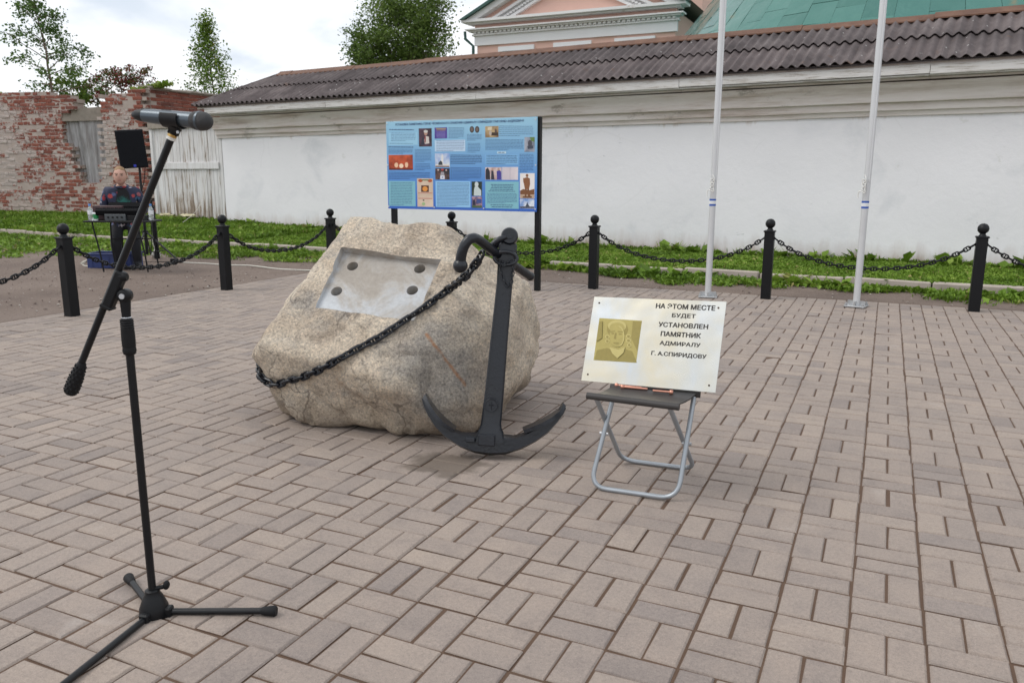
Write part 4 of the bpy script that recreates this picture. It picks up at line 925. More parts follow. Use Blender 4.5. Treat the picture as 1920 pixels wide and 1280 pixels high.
photo(672, 222, 800, 336, (.05, .03, .24), (.11, .07, .34), 6, [('r', (.45, .33, .10), (685, 232, 790, 240)), ('r', (.40, .28, .10), (690, 247, 785, 254))]+[('r', (.24, .21, .50), (690, 268+i*13, 780, 273+i*13)) for i in range(5)])
photo(678, 480, 828, 622, (.16, .30, .66), (.66, .72, .80), 5, [('r', (.28, .17, .10), (680, 608, 826, 620)), ('r', (.72, .70, .66), (680, 590, 826, 606)), ('p', (.75, .74, .72), [(744, 500), (752, 490), (760, 500), (764, 592), (740, 592)]), ('p', (.04, .05, .06), [(710, 600), (716, 575), (735, 555), (752, 570), (756, 600)])])
photo(680, 632, 828, 746, (.025, .02, .025), (.20, .10, .08), 12, [('e', (.50, .06, .05), (740, 636, 768, 656)), ('e', (.60, .45, .40), (700, 640, 720, 658)), ('e', (.55, .40, .38), (785, 642, 803, 660)), ('p', (.35, .33, .36), [(740, 668), (770, 668), (782, 742), (726, 742)]), ('r', (.75, .78, .84), (733, 706, 776, 740)), ('r', (.08, .12, .35), (745, 718, 765, 728))])
for x in (1037, 1092): o = MB(); shapes(panel, [('e', (.06, .045, .045), (x, 208, x+46, 274)), ('e', (.16, .12, .10), (x+9, 220, x+37, 262))], .0016)
photo(1200, 204, 1338, 320, (.22, .13, .06), (.52, .38, .20), 9, [('p', (.70, .60, .42), [(1225, 215), (1270, 212), (1265, 245), (1225, 248)]), ('r', (.05, .03, .02), (1262, 268, 1334, 300)), ('e', (.5, .42, .36), (1240, 250, 1268, 300)), ('e', (.10, .06, .05), (1300, 235, 1322, 275))])
photo(1610, 310, 1716, 460, (.20, .22, .28), (.42, .44, .50), 8, [('p', (.12, .22, .05), [(1665, 312), (1714, 312), (1714, 360), (1680, 350)]), ('e', (.07, .07, .09), (1645, 340, 1690, 410)), ('p', (.05, .06, .09), [(1640, 400), (1700, 395), (1700, 425), (1645, 432)])])
photo(1203, 616, 1372, 742, (.30, .12, .14), (.68, .55, .52), 8, [('p', (.02, .02, .03), [(1206, 740), (1208, 640), (1230, 620), (1250, 660), (1255, 740)]), ('p', (.03, .03, .05), [(1262, 740), (1266, 650), (1285, 640), (1300, 740)]), ('p', (.06, .05, .30), [(1325, 740), (1322, 660), (1345, 640), (1368, 660), (1370, 740)]), ('e', (.5, .32, .25), (1268, 628, 1288, 652)), ('e', (.5, .32, .25), (1332, 625, 1352, 650))])
photo(1378, 612, 1545, 742, (.62, .56, .60), (.74, .68, .70), 3, [('r', (.45, .42, .48), (1460, 614, 1464, 740))])
photo(494, 735, 654, 1020, (.62, .48, .36), (.72, .58, .46), 4, [('e', (.45, .10, .04), (500, 742, 548, 775)), ('e', (.45, .10, .04), (600, 742, 648, 775)), ('r', (.16, .20, .08), (535, 746, 612, 758)), ('r', (.10, .03, .01), (532, 806, 612, 872)), ('e', (.75, .30, .06), (545, 815, 600, 866)), ('r', (.50, .12, .10), (500, 880, 648, 885)), ('r', (.50, .12, .10), (502, 934, 648, 939)), ('e', (.08, .10, .06), (548, 948, 566, 962)), ('e', (.35, .50, .25), (540, 975, 575, 1008))])
photo(1062, 762, 1168, 906, (.015, .03, .02), (.05, .08, .05), 10, [('e', (.60, .66, .66), (1092, 764, 1132, 815)), ('p', (.56, .64, .64), [(1094, 812), (1122, 808), (1160, 850), (1162, 904), (1084, 904), (1086, 840)])])
photo(1064, 914, 1170, 1026, (.05, .05, .14), (.50, .30, .32), 12, [('r', (.05, .08, .26), (1115, 935, 1165, 980)), ('p', (.02, .02, .05), [(1070, 1000), (1075, 950), (1095, 940), (1105, 1000)]), ('r', (.06, .12, .05), (1066, 1002, 1168, 1024))])
photo(1566, 672, 1718, 926, (.80, .76, .72), (.84, .80, .78), 2, [('p', (.20, .08, .03), [(1568, 850), (1600, 832), (1660, 845), (1716, 830), (1716, 890), (1568, 890)]), ('r', (.50, .36, .26), (1568, 886, 1716, 924)), ('e', (.24, .10, .04), (1626, 680, 1652, 712)), ('p', (.25, .10, .04), [(1612, 722), (1640, 712), (1668, 725), (1672, 780), (1660, 830), (1618, 832), (1606, 770), (1600, 730)]), ('p', (.20, .08, .03), [(1618, 830), (1638, 832), (1634, 905), (1616, 905)]), ('p', (.20, .08, .03), [(1642, 830), (1660, 830), (1678, 905), (1650, 908)]), ('p', (.26, .11, .05), [(1598, 720), (1608, 724), (1610, 770), (1602, 770)]), ('r', (.16, .07, .03), (1596, 904, 1690, 920))])
photo(1566, 932, 1716, 1026, (.18, .32, .62), (.74, .78, .84), 7, [('p', (.05, .07, .10), [(1620, 1010), (1635, 985), (1644, 960), (1652, 985), (1672, 1010)]), ('r', (.07, .08, .12), (1568, 1006, 1714, 1024))])
M_INK = flat('dark_blue_ink', (.03, .08, .20)); M_INK2 = flat('text_ink', (.035, .10, .26))
def words(x0, y0, x1, y1, n, hgt=4.6, last=.6, mat=M_INK2, cen=False):
    m = MB(PANM)
    for i in range(n):
        y = y0+(y1-y0)*(i/(max(n-1, 1))); xe = x1 if i < n-1 else x0+(x1-x0)*last; x = x0
        if cen: w_ = (x1-x0)*random.uniform(.7, 1); x = (x0+x1)/2-w_/2; xe = x+w_
        while x < xe-6:
            w = random.uniform(10, 34); w = min(w, xe-x); (a, b), (c_, d_) = HB(x, y+hgt/2), HB(x+w, y-hgt/2)
            m.box(((a+c_)/2, .0074, (b+d_)/2), (c_-a, .0006, d_-b)); x += w+6
    m.build('text_lines', mat, panel)
words(195, 250, 450, 250, 1, 9, 1, M_INK); words(215, 285, 470, 360, 6); words(200, 388, 440, 388, 1, 5, 1); words(186, 424, 450, 424, 1, 9, 1, M_INK); words(188, 446, 440, 486, 4); words(466, 448, 635, 565, 9); words(470, 590, 630, 650, 5); words(196, 678, 620, 740, 5, 5.5, .5)
words(212, 782, 440, 1003, 15); words(818, 226, 980, 326, 8); words(690, 358, 980, 455, 7); words(1010, 292, 1160, 348, 5); words(1018, 380, 1150, 468, 7); words(838, 500, 1165, 582, 6, 7, .8, M_INK); words(838, 625, 1160, 740, 9, 5.5); words(700, 778, 1034, 1008, 17)
words(1345, 205, 1700, 300, 6); words(1202, 340, 1600, 438, 8); words(1215, 500, 1535, 582, 6, 6.5); words(1560, 485, 1705, 655, 12); words(1225, 790, 1535, 856, 5, 7, 1, M_INK, True); words(1225, 880, 1535, 975, 8); words(1255, 995, 1500, 1014, 2, 7, 1, M_INK, True); words(1335, 469, 1408, 469, 1, 7, 1)
(ta, tb), (tc_, td) = HB(258, 197), HB(1603, 155)
me = text_mesh('УСТАНОВКА ПАМЯТНИКА ГЕРОЮ ЧЕСМЕНСКОГО СРАЖЕНИЯ АДМИРАЛУ СПИРИДОВУ ГРИГОРИЮ АНДРЕЕВИЧУ', width=tc_-ta, height=.030, bold=.03)
o = link('title_text', me, M_INK, panel); o.matrix_local = Matrix.Translation(-ORG[panel.name]) @ PANM @ Matrix.Translation(((ta+tc_)/2, .0078, (tb+td)/2)) @ Matrix.Rotation(R(90), 4, 'X')
PSC = simple('screw_head', (.6, .62, .65), .35, .6)
for (x, y) in [(170, 190), (648, 152), (1185, 135), (1725, 130), (180, 605), (1728, 590), (193, 1020), (670, 1025), (1188, 1030), (1727, 1032)]:
    a, b = HB(x, y); MB(PANM).cyl((a, .006, b), (a, .012, b), .009, n=10).build('screw', PSC, board)

# ================================================================== BOULDER
RC = rd(-.56, 4.39, .50); ROCKM = frame(RTH, FWH, Vector((0, 0, 1)), RC)      # local: right, away, up
PL = [((-.15, -.72, .68), .394), ((-.35, -.85, -.4), .66), ((.38, -.88, .22), .575), ((.93, -.28, .2), .64), ((.15, .25, .95), .497), ((.5, .1, .86), .515), ((-.78, -.1, .62), .60), ((-.86, -.3, -.38), .85),
      ((.8, -.2, -.55), .70), ((0, 1, .1), .60), ((-.7, .7, 0), .66), ((.7, .7, .1), .60), ((0, 0, -1), .503), ((.1, -.72, -.68), .755), ((-.55, -.5, -.65), .85), ((.66, -.7, .05), .62), ((-.95, 0, .05), .87), ((.55, -.45, .70), .50)]
bm = bmesh.new(); bmesh.ops.create_icosphere(bm, subdivisions=6, radius=1); me = bpy.data.meshes.new('boulder'); bm.to_mesh(me); bm.free()
n = len(me.vertices); U = np.empty(n*3, np.float32); me.vertices.foreach_get('co', U); U = U.reshape(-1, 3).astype(float); U /= np.linalg.norm(U, axis=1)[:, None]
acc = np.zeros(n); 
for nrm, d in PL:
    v = np.array(nrm); v = v/np.linalg.norm(v); d = d/np.linalg.norm(nrm); c = U @ v; acc += np.where(c > .02, (np.maximum(c, .02)/d)**38, 0)
rr_ = acc**(-1/38)
fr = []
for u_, r_ in zip(U, rr_):
    p = Vector(u_*r_); w_ = p+Vector((11, 3, 7)); q = Vector((mnoise.noise(w_*1.6), mnoise.noise(w_*1.6+Vector((9, 9, 9))), 0))*.15
    a = mnoise.noise(w_*2.1)*.036+mnoise.noise((w_+q)*5.5)*.020
    rg = 1-abs(mnoise.noise((w_+q)*Vector((3.0, 3.0, 3.0)).x)*2); a += -.020*max(0, rg-.80)/.2
    v_ = mnoise.voronoi((w_+q)*3.2)[0]; a += ((v_[1]-v_[0])*.045-.02)*(.45 if u_[2] > .6 else 1)
    v_ = mnoise.voronoi((w_+q)*8.5)[0]; a += (v_[1]-v_[0])*.013
    st_ = Vector((w_.x*6+w_.z*3, w_.y*6+w_.z*2, w_.z*1.2)); a += abs(mnoise.noise(st_))*.022*(1 if u_[0] > .35 else .35)
    a += mnoise.noise(w_*17)*.0060+mnoise.noise(w_*38)*.0034
    sm_ = .55 if (u_ @ np.array([-.15, -.72, .68]) > .75) else 1.0
    fr.append(a*sm_)
P = U*(rr_+np.array(fr))[:, None]; P[:, 2] = np.maximum(P[:, 2], -.497)
Rm = np.array(ROCKM); P = P @ Rm[:3, :3].T+Rm[:3, 3]
rloc = Vector((RC.x, RC.y, 0)); P -= np.array(rloc)
me.vertices.foreach_set('co', P.astype(np.float32).ravel()); me.update()
bvh = BVHTree.FromPolygons([Vector(p)+rloc for p in P], [tuple(p.vertices) for p in me.polygons])
def hit(px, py):
    v = ray(px, py).normalized(); h = bvh.ray_cast(CAM, v); return h[0], h[1]
t = MT('granite_boulder', .85); P_ = t.pos; loc = t.vm('SUBTRACT', P_, tuple(RC))
w1 = t.noise(2.2, 8, .68, dist=1.0); c = t.ramp(w1, (.30, (.40, .335, .265)), (.43, (.55, .465, .375)), (.55, (.65, .565, .46)), (.72, (.71, .645, .555)))
gy = t.ramp(t.noise(3.6, 8, .72, t.scale(P_, (1, 1, 1.3), (4, 2, 8)), 1.4), (.52, 0), (.68, .75)); c = t.mix(gy, c, (.36, .345, .325))
fd = t.vm('DISTANCE', P_, tuple(pt(822, 690, 3.8))); fm = t.ramp(t.math('ADD', fd, t.math('MULTIPLY', t.math('SUBTRACT', t.noise(5, 7, .75), .5), .75)), (.13, .8), (.34, 0)); c = t.mix(fm, c, t.mix(t.noise(26, 5, .75), (.20, .19, .18), (.40, .38, .35)))
vein = t.n('ShaderNodeTexWave', wave_type='BANDS', bands_direction='DIAGONAL'); t.l(t.scale(P_, (3.5, 3.5, 7), rot=(.4, .2, .9)), vein.inputs[0]); vein.inputs['Scale'].default_value = 2.6; vein.inputs['Distortion'].default_value = 11; vein.inputs['Detail'].default_value = 5
c = t.mix(.13, c, t.ramp(vein.outputs[1], (.2, (.72, .70, .68)), (.7, (1.15, 1.1, 1.05))), 'MULTIPLY')
sp_ = t.noise(75, 4, .75); c = t.mix(.75, c, t.ramp(sp_, (.36, (.46, .45, .45)), (.46, (.88, .87, .86)), (.54, (1.05, 1.03, 1)), (.66, (1.45, 1.4, 1.33))), 'MULTIPLY'); s3 = t.noise(150, 3, .8, t.scale(P_, (1, 1, 1), (3, 1, 7))); c = t.mix(.4, c, t.ramp(s3, (.36, (.5, .49, .49)), (.5, (1, 1, 1)), (.64, (1.35, 1.32, 1.28))), 'MULTIPLY')
ru = t.ramp(t.noise(4.4, 6, .7, t.scale(P_, (1, 1, 1), (2, 5, 1))), (.66, 0), (.74, .55)); c = t.mix(ru, c, (.33, .165, .07))
sA, sB = hit(800, 628)[0], hit(872, 722)[0]; vd_ = ray(836, 675).normalized(); sdv = (sB-sA); sdv = sdv-vd_*sdv.dot(vd_); sl_ = sdv.length; sdv.normalize()
rel = t.vm('SUBTRACT', P_, tuple(sA)); rv_ = t.n('ShaderNodeVectorMath', operation='SCALE'); rv_.inputs[0].default_value = tuple(vd_); t.l(t.vm('DOT_PRODUCT', rel, tuple(vd_)), rv_.inputs['Scale']); rel = t.vm('SUBTRACT', rel, rv_.outputs[0]); tt_ = t.math('MINIMUM', t.math('MAXIMUM', t.vm('DOT_PRODUCT', rel, tuple(sdv)), 0), sl_)
sc_ = t.n('ShaderNodeVectorMath', operation='SCALE'); sc_.inputs[0].default_value = tuple(sdv); t.l(tt_, sc_.inputs['Scale'])
ds = t.math('ADD', t.vm('DISTANCE', rel, sc_.outputs[0]), t.math('MULTIPLY', t.math('SUBTRACT', t.noise(30, 4), .5), .02)); M_ROCKSTREAK = True
c = t.mix(t.math('MULTIPLY', t.ramp(ds, (.003, .75), (.012, 0)), t.ramp(t.noise(22, 5, .7), (.35, .25), (.55, 1))), c, (.36, .15, .05))
warp = t.n('ShaderNodeVectorMath', operation='SCALE'); nzc = t.n('ShaderNodeTexNoise'); t.l(P_, nzc.inputs['Vector']); nzc.inputs['Scale'].default_value = 3.5; nzc.inputs['Detail'].default_value = 5; t.l(nzc.outputs[1], warp.inputs[0]); warp.inputs['Scale'].default_value = .34
crk = t.voro(3.0, t.scale(t.vm('ADD', P_, warp.outputs[0]), (1, 1, 1.5), rot=(.3, .5, .2)), 'DISTANCE_TO_EDGE'); cm2 = t.ramp(crk, (.004, .65), (.022, 0)); cm2 = t.math('MULTIPLY', cm2, t.ramp(t.noise(2.0, 4), (.45, 0), (.6, 1))); c = t.mix(cm2, c, (.11, .09, .075))
big = t.noise(7.5, 7, .75, dist=.8); c = t.mix(.55, c, t.ramp(big, (.33, (.52, .50, .50)), (.47, (.95, .95, .95)), (.55, (1.04, 1.03, 1)), (.70, (1.28, 1.22, 1.14))), 'MULTIPLY')
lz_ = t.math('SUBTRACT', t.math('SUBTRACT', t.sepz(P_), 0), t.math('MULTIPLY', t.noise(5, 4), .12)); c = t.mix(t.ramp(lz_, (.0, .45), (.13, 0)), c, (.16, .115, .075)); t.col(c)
b0 = t.bump(big, .8, .03); b00 = t.bump(crk, .35, .03, b0) if False else b0; b1 = t.bump(t.noise(24, 8, .75, dist=.5), .9, .02, b00); b2 = t.bump(sp_, .6, .006, b1); M_ROCK = t.m
t = MT('cut_stone_bed', .92, 0, .15); P_ = t.pos; c = t.ramp(t.noise(2.6, 6, .65, t.scale(P_, (1.4, 1.4, 1.0)), .6), (.40, (.36, .325, .285)), (.48, (.42, .395, .365)), (.55, (.47, .475, .48)), (.75, (.53, .55, .57))); c = t.mix(.5, c, t.ramp(t.noise(45, 4, .7), (.3, (.75, .75, .75)), (.7, (1.15, 1.15, 1.15))), 'MULTIPLY'); t.col(c); t.bump(t.noise(60, 4), .3, .003); M_BED = t.m
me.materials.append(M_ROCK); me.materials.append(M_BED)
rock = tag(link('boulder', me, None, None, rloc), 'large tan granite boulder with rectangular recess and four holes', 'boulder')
Q = [hit(*p)[0] for p in [(640, 464), (826, 487), (776, 601), (592, 577)]]     # TL TR BR BL
cq = sum(Q, Vector())/4; e1 = ((Q[1]-Q[0])+(Q[2]-Q[3])).normalized(); e2 = ((Q[0]-Q[3])+(Q[1]-Q[2])); e2 = (e2-e1*e2.dot(e1)).normalized(); e3 = e1.cross(e2)
if e3.dot(FWH) > 0: e3 = -e3
dep = [.050, .050, .012, .010]
Fl = [q-e3*0 for q in Q]; pl0 = cq
flr = [(q-e3*(q-cq).dot(e3))-e3*d for q, d in zip(Q, dep)]
cut = MB(); cut.add([tuple(p) for p in flr]+[tuple(p+e3*.25+(p-cq).normalized()*.02) for p in flr], [(3,2,1,0),(4,5,6,7),(0,1,5,4),(1,2,6,5),(2,3,7,6),(3,0,4,7)])
cutters = [cut]
fn = (flr[1]-flr[0]).cross(flr[3]-flr[0]).normalized(); fn = fn if fn.dot(e3) > 0 else -fn
for p in [(661, 499), (787, 504), (631, 546), (773, 544)]:
    v = ray(*p); c0 = CAM+v*((flr[0]-CAM).dot(fn)/v.dot(fn)); m = MB(); m.tube([c0+fn*.08, c0-fn*.11], .0305, 28); cutters.append(m)
tmp = []
for m in cutters:
    cm_ = m.mesh('cutter'); o = bpy.data.objects.new('cutter', cm_); COL.objects.link(o); tmp.append(o)
    md = rock.modifiers.new('cut', 'BOOLEAN'); md.object = o; md.operation = 'DIFFERENCE'; md.solver = 'EXACT'
dg = bpy.context.evaluated_depsgraph_get(); me2 = bpy.data.meshes.new_from_object(rock.evaluated_get(dg)); rock.modifiers.clear(); rock.data = me2; me2.name = 'boulder'
for o in tmp: bpy.data.objects.remove(o)
qc = [((q-cq).dot(e1), (q-cq).dot(e2)) for q in flr]; qm = (sum(a for a, _ in qc)/4, sum(b for _, b in qc)/4)
def inq(c, k):
    x, y = ((c-cq).dot(e1)-qm[0])/k, ((c-cq).dot(e2)-qm[1])/k; s_ = []
    for i in range(4): (a, b), (c_, d_) = qc[i], qc[(i+1) % 4]; s_.append((c_-qm[0]-a+qm[0])*(y-b+qm[1])-(d_-b)*(x-a+qm[0]))
    return all(v >= 0 for v in s_) or all(v <= 0 for v in s_)
idx = []
for p in me2.polygons:
    cc = p.center+rloc; d = (cc-flr[0]).dot(fn); ins_ = inq(cc, 1.02)
    idx.append(1 if ins_ and (d < .003 or (p.normal.dot(fn) < .3 and d < .045)) else 0)
while len(me2.materials) < 2: me2.materials.append(M_BED)
me2.materials[0] = M_ROCK; me2.materials[1] = M_BED
me2.polygons.foreach_set('material_index', idx); me2.polygons.foreach_set('use_smooth', [True]*len(idx)); me2.set_sharp_from_angle(angle=R(42))

# chain round the boulder
bv2 = BVHTree.FromPolygons([v.co+rloc for v in me2.vertices], [tuple(p.vertices) for p in me2.polygons])
def surf_pt(px, py, off=.018):
    v = ray(px, py).normalized(); h = bv2.ray_cast(CAM, v)
    if h[0]: return h[0]+h[1]*off
    q = bv2.find_nearest(pt(px, py, 4.2)); return q[0]+q[1]*off
SH = pt(905, 474, 3.66)
cp = [pt(905, 474, 3.66), pt(888, 500, 3.70), pt(868, 522, 3.76)]
for p in [(842, 548), (815, 568), (785, 588), (750, 612), (715, 635), (680, 655), (645, 672), (610, 686), (575, 702), (545, 712), (520, 716), (503, 710), (494, 698)]:
    v_ = bv2.ray_cast(CAM, ray(*p).normalized())
    if v_[0] and -v_[1].dot(ray(*p).normalized()) > .12: cp.append(v_[0]+v_[1]*.020)
def around(az, z, off=.018):
    o_ = Vector((RC.x, RC.y, z)); d = RTH*math.cos(az)+FWH*math.sin(az); h = bv2.ray_cast(o_+d*3, -d); return h[0]+h[1]*off
for az, z in [(R(200), .235), (R(188), .245), (R(174), .29), (R(160), .38), (R(150), .50), (R(152), .61), (R(152), .68), (R(140), .70), (R(120), .66), (R(90), .6), (R(62), .58)]: cp.append(around(az, z))
rch = thing('boulder_chain', cp[8], 'black stud link chain draped across the boulder from the anchor', 'chain')
near_n = lambda c: (bv2.find_nearest(c)[1] or Vector((0, 0, 1)))
RL = link_mesh(.078, .047, .0074)
lay_chain(rch, spline(cp, 6), .0475, RL, M_IRON, surf=lambda c: (near_n(Vector(c))*.8+Vector((0, 0, .35))).normalized())

# ================================================================== ANCHOR (x right, y away, z up along the shank)
AB = gp(918, 858); AB.z = 0; atop = pt(940, 432, AB.dot(FWH)+.20)
az_ = (atop-AB); HL = az_.length; az_.normalize(); axr = (RTH-az_*RTH.dot(az_)).normalized(); ay = az_.cross(axr)
AM = frame(axr, ay, az_, AB+Vector((0, 0, .012)))
anc = thing('anchor', AB, 'old black painted iron anchor leaning against the boulder', 'anchor')
K = HL/1157.0                                        # enlarged-photo pixels to metres along the shank
ax = lambda x: (x-430)*K; azz = lambda y: (1222-y)*K
sh = MB(AM); lv = [(1150, 78, 52), (1105, 66, 50), (1085, 56, 46), (1060, 51, 42), (900, 48, 40), (600, 43, 38), (350, 40, 36), (235, 40, 36), (225, 46, 38), (160, 46, 38), (145, 42, 36)]
cxs = lambda y: np.interp(y, [145, 235, 350, 600, 900, 1085, 1150], [470, 462, 461, 450, 438, 428, 428])
vs = []; 
for (y, hw, hd) in lv:
    b = 7
    for sx, sy in ((-1,-1),(1,-1),(1,1),(-1,1)):
        for k in ((1, 0), (0, 1)) if sx*sy > 0 else ((0, 1), (1, 0)):
            vs.append(Vector((ax(cxs(y)+sx*(hw-b*k[0])), sy*(hd-b*k[1])*K, azz(y))))
nl = len(lv)
sh.add(vs, [(i*8+k, i*8+(k+1) % 8, (i+1)*8+(k+1) % 8, (i+1)*8+k) for i in range(nl-1) for k in range(8)]+[tuple(range(8)), tuple((nl-1)*8+k for k in range(8))])
sh.build('shank', M_IRON, anc, 35)
# arms: crescent swept with tapering depth
outer = [(70, 952), (80, 988), (105, 1035), (145, 1090), (200, 1142), (275, 1187), (350, 1213), (430, 1223), (510, 1213), (590, 1183), (660, 1142), (720, 1095), (768, 1035), (796, 992), (808, 962)]
inner = [(92, 936), (120, 972), (140, 1010), (175, 1050), (220, 1085), (285, 1110), (355, 1108), (430, 1090), (490, 1108), (555, 1112), (620, 1085), (675, 1050), (728, 1015), (762, 978), (784, 944)]
m = MB(AM); vs = []; n = len(outer)
for i, (o_, i_) in enumerate(zip(outer, inner)):
    f = 1-abs(i-(n-1)/2)/((n-1)/2); hd = (.019+.021*f**.6)
    ox, oz = ax(o_[0]), azz(o_[1]); ix, iz = ax(i_[0]), azz(i_[1]); cx_, cz_ = (ox+ix)/2, (oz+iz)/2
    for (qx, qz, dy) in ((ox, oz, 0), (ox*.7+cx_*.3, oz*.7+cz_*.3, -hd), (ix*.7+cx_*.3, iz*.7+cz_*.3, -hd), (ix, iz, 0), (ix*.7+cx_*.3, iz*.7+cz_*.3, hd), (ox*.7+cx_*.3, oz*.7+cz_*.3, hd)): vs.append(Vector((qx, dy, qz)))
m.add(vs, [(i*6+k, i*6+(k+1) % 6, (i+1)*6+(k+1) % 6, (i+1)*6+k) for i in range(n-1) for k in range(6)]+[tuple(range(6)), tuple((n-1)*6+k for k in range(6))]); m.build('arms', M_IRON, anc, 50)
for cur in ([(78, 940), (105, 985), (140, 1030), (180, 1068), (238, 1108)], [(803, 948), (785, 985), (745, 1018), (690, 1052), (604, 1092)]):
    m = MB(AM); vs = []; sg = -1 if cur[0][0] < 400 else 1
    for i, (x, y) in enumerate(cur):
        hw = [.030, .060, .078, .080, .068][i]; X_, Z_ = ax(x), azz(y); nx_, nz2 = -sg*.012, .014
        vs += [Vector((X_, -hw, Z_)), Vector((X_, hw, Z_)), Vector((X_+nx_, hw, Z_+nz2)), Vector((X_+nx_, -hw, Z_+nz2))]
    n = len(cur); m.add(vs, [(i*4+k, i*4+(k+1) % 4, (i+1)*4+(k+1) % 4, (i+1)*4+k) for i in range(n-1) for k in range(4)]+[(0,1,2,3), tuple((n-1)*4+k for k in range(4))]); m.build('fluke', M_IRON, anc, 40)
m = MB(AM @ Matrix.Translation((ax(412), -.045, azz(1138)))); m.box((0, 0, 0), (.078, .02, .052), bev=.004); m.box((-.075, 0, -.004), (.045, .015, .022), bev=.004); m.build('crown_plate', M_IRON, anc)
m = MB(AM); yy = -40*K
m.tube([(ax(426), yy-.001, azz(962)), (ax(426), yy-.007, azz(962))], 37*K, 24); m.tube([(ax(426)+30*K*math.cos(i*math.pi/12), yy-.008, azz(962)+30*K*math.sin(i*math.pi/12)) for i in range(24)], .0028, 5, closed=True)
m.tube([(ax(426)-12*K, yy-.007, azz(962)), (ax(426)+12*K, yy-.007, azz(962))], .0035, 5); m.tube([(ax(426), yy-.007, azz(945)), (ax(426), yy-.007, azz(985))], .0035, 5); m.build('cast_medallion', M_IRON, anc, 40)
# head eye and shackle
hc = Vector((ax(474), 0, azz(108)))
m = MB(AM); m.tube([hc+Vector((0, -.043, 0)), hc+Vector((0, -.036, 0)), hc+Vector((0, .036, 0)), hc+Vector((0, .043, 0))], [37*K, 43*K, 43*K, 37*K], 24); m.tube([hc+Vector((0, -.05, 0)), hc+Vector((0, -.043, 0))], 17*K, 14); m.build('head_eye', M_IRON, anc, 40)
m = MB(AM); m.tube(spline([hc+Vector((0, -.03, 0)), hc+Vector((-60*K, -.045, -28*K)), hc+Vector((-100*K, -.03, -75*K)), hc+Vector((-96*K, .0, -88*K)), hc+Vector((-60*K, .03, -40*K)), hc+Vector((0, .03, 0))], 6), 15*K, 10); m.build('shackle', M_IRON, anc, 60)
# stock: ball - bend - bar - tip
def AP(px, py, dy): return pt(px, py, AB.dot(FWH)+.16+dy)
stp = [AP(863, 493, -.17), AP(866, 474, -.175), AP(873, 457, -.175), AP(884, 447, -.165), AP(898, 450, -.13), AP(934, 478, .0), AP(966, 499, .13), AP(994, 518, .24)]
m = MB(); sp2 = spline(stp, 5); nn_ = len(sp2); m.tube(sp2, [.0235-.003*i/nn_ for i in range(nn_)], 14); m.ball(stp[0]+Vector((0, 0, -.012)), .033, 14, 10); m.ball(stp[-1], .023, 12, 8); m.build('stock', M_IRON, anc, 60)
m = MB(AM); m.tube([Vector((ax(460)+.052*math.cos(i*math.pi/10), -.046+.004*math.sin(i), azz(222)+.03*math.sin(i*math.pi/10))) for i in range(20)], .009, 7, closed=True); m.build('stock_collar', M_IRON, anc, 50)
kc = link('keeper_chain', None, parent=anc)
ORG[kc.name] = ORG[anc.name]
KL = link_mesh(.026, .017, .0028, False, 10, 5, 'keeper_link')
kp = [AM @ Vector((ax(x), -.046-dy, azz(y))) for x, y, dy in [(440, 232, .004), (438, 268, .0), (446, 305, .0), (462, 340, .002), (480, 362, .004), (494, 350, .002), (500, 310, .0), (503, 265, 0), (500, 230, .004), (470, 245, .006), (448, 262, .008)]]
lay_chain(kc, spline(kp, 4), .0185, KL, M_IRON, 'keeper_link', upv=Vector(ay))

# ================================================================== STOOL, BRASS SIGN, PEGS
M_STEEL = simple('grey_steel_tube', (.36, .39, .42), .38, .6, var=.12, vs=20); M_SEAT = simple('dark_vinyl', (.038, .034, .033), .55, var=.25, vs=9, bump=.2, bs=160)
fl, frr = gp(1106, 917), gp(1270, 941); bl_, br_ = gp(1165, 866), gp(1302, 884)
SZ = .425
sf = [pt(1106, 742, fl.dot(FWH)+.03), pt(1270, 757, frr.dot(FWH)+.05)]
s_fl, s_fr = gp(1106, 738, SZ), gp(1268, 758, SZ); s_br, s_bl = gp(1308, 735, SZ), gp(1150, 722, SZ)
stl = thing('folding_stool', (fl+frr+bl_+br_)/4, 'small folding stool with grey tube legs and dark seat', 'stool')
def uframe(T0, B0, B1, T1, nm):
    rr_ = .075; dz = Vector((0, 0, .012)); B0 = Vector((B0.x, B0.y, .012)); B1 = Vector((B1.x, B1.y, .012)); u1 = (T0-B0).normalized(); u2 = (B1-B0).normalized(); u3 = (T1-B1).normalized()
    arc = lambda a, c, b: [a*(1-t)**2+c*2*t*(1-t)+b*t*t for t in [i/7 for i in range(8)]]
    p = [T0]+arc(B0+u1*rr_, B0, B0+u2*rr_)+arc(B1-u2*rr_, B1, B1+u3*rr_)+[T1]; m = MB(); m.tube(p, .0102, 12); m.build(nm, M_STEEL, stl, 60)
off1 = (s_fr-s_fl).normalized()*.012
uframe(s_bl+off1+Vector((0, 0, -.006)), fl, frr, s_br-off1+Vector((0, 0, -.006)), 'leg_frame')
uframe(s_fl+Vector((0, 0, -.012))+off1*2.2, bl_, br_, s_fr+Vector((0, 0, -.012))-off1*2.2, 'leg_frame')
m = MB(); k = 7; vs = []
for i in range(k+1):
    for j in range(k+1):
        u_, v_ = i/k, j/k; p = s_fl.lerp(s_fr, u_).lerp(s_bl.lerp(s_br, u_), v_); p.z -= .010*math.sin(math.pi*v_)*1.0; vs.append(p)
n1 = len(vs); vs += [p-Vector((0, 0, .004)) for p in vs]; fs = []
for i in range(k):
    for j in range(k): q = (i*(k+1)+j, (i+1)*(k+1)+j, (i+1)*(k+1)+j+1, i*(k+1)+j+1); fs += [q, tuple(n1+x for x in reversed(q))]
m.add(vs, fs)
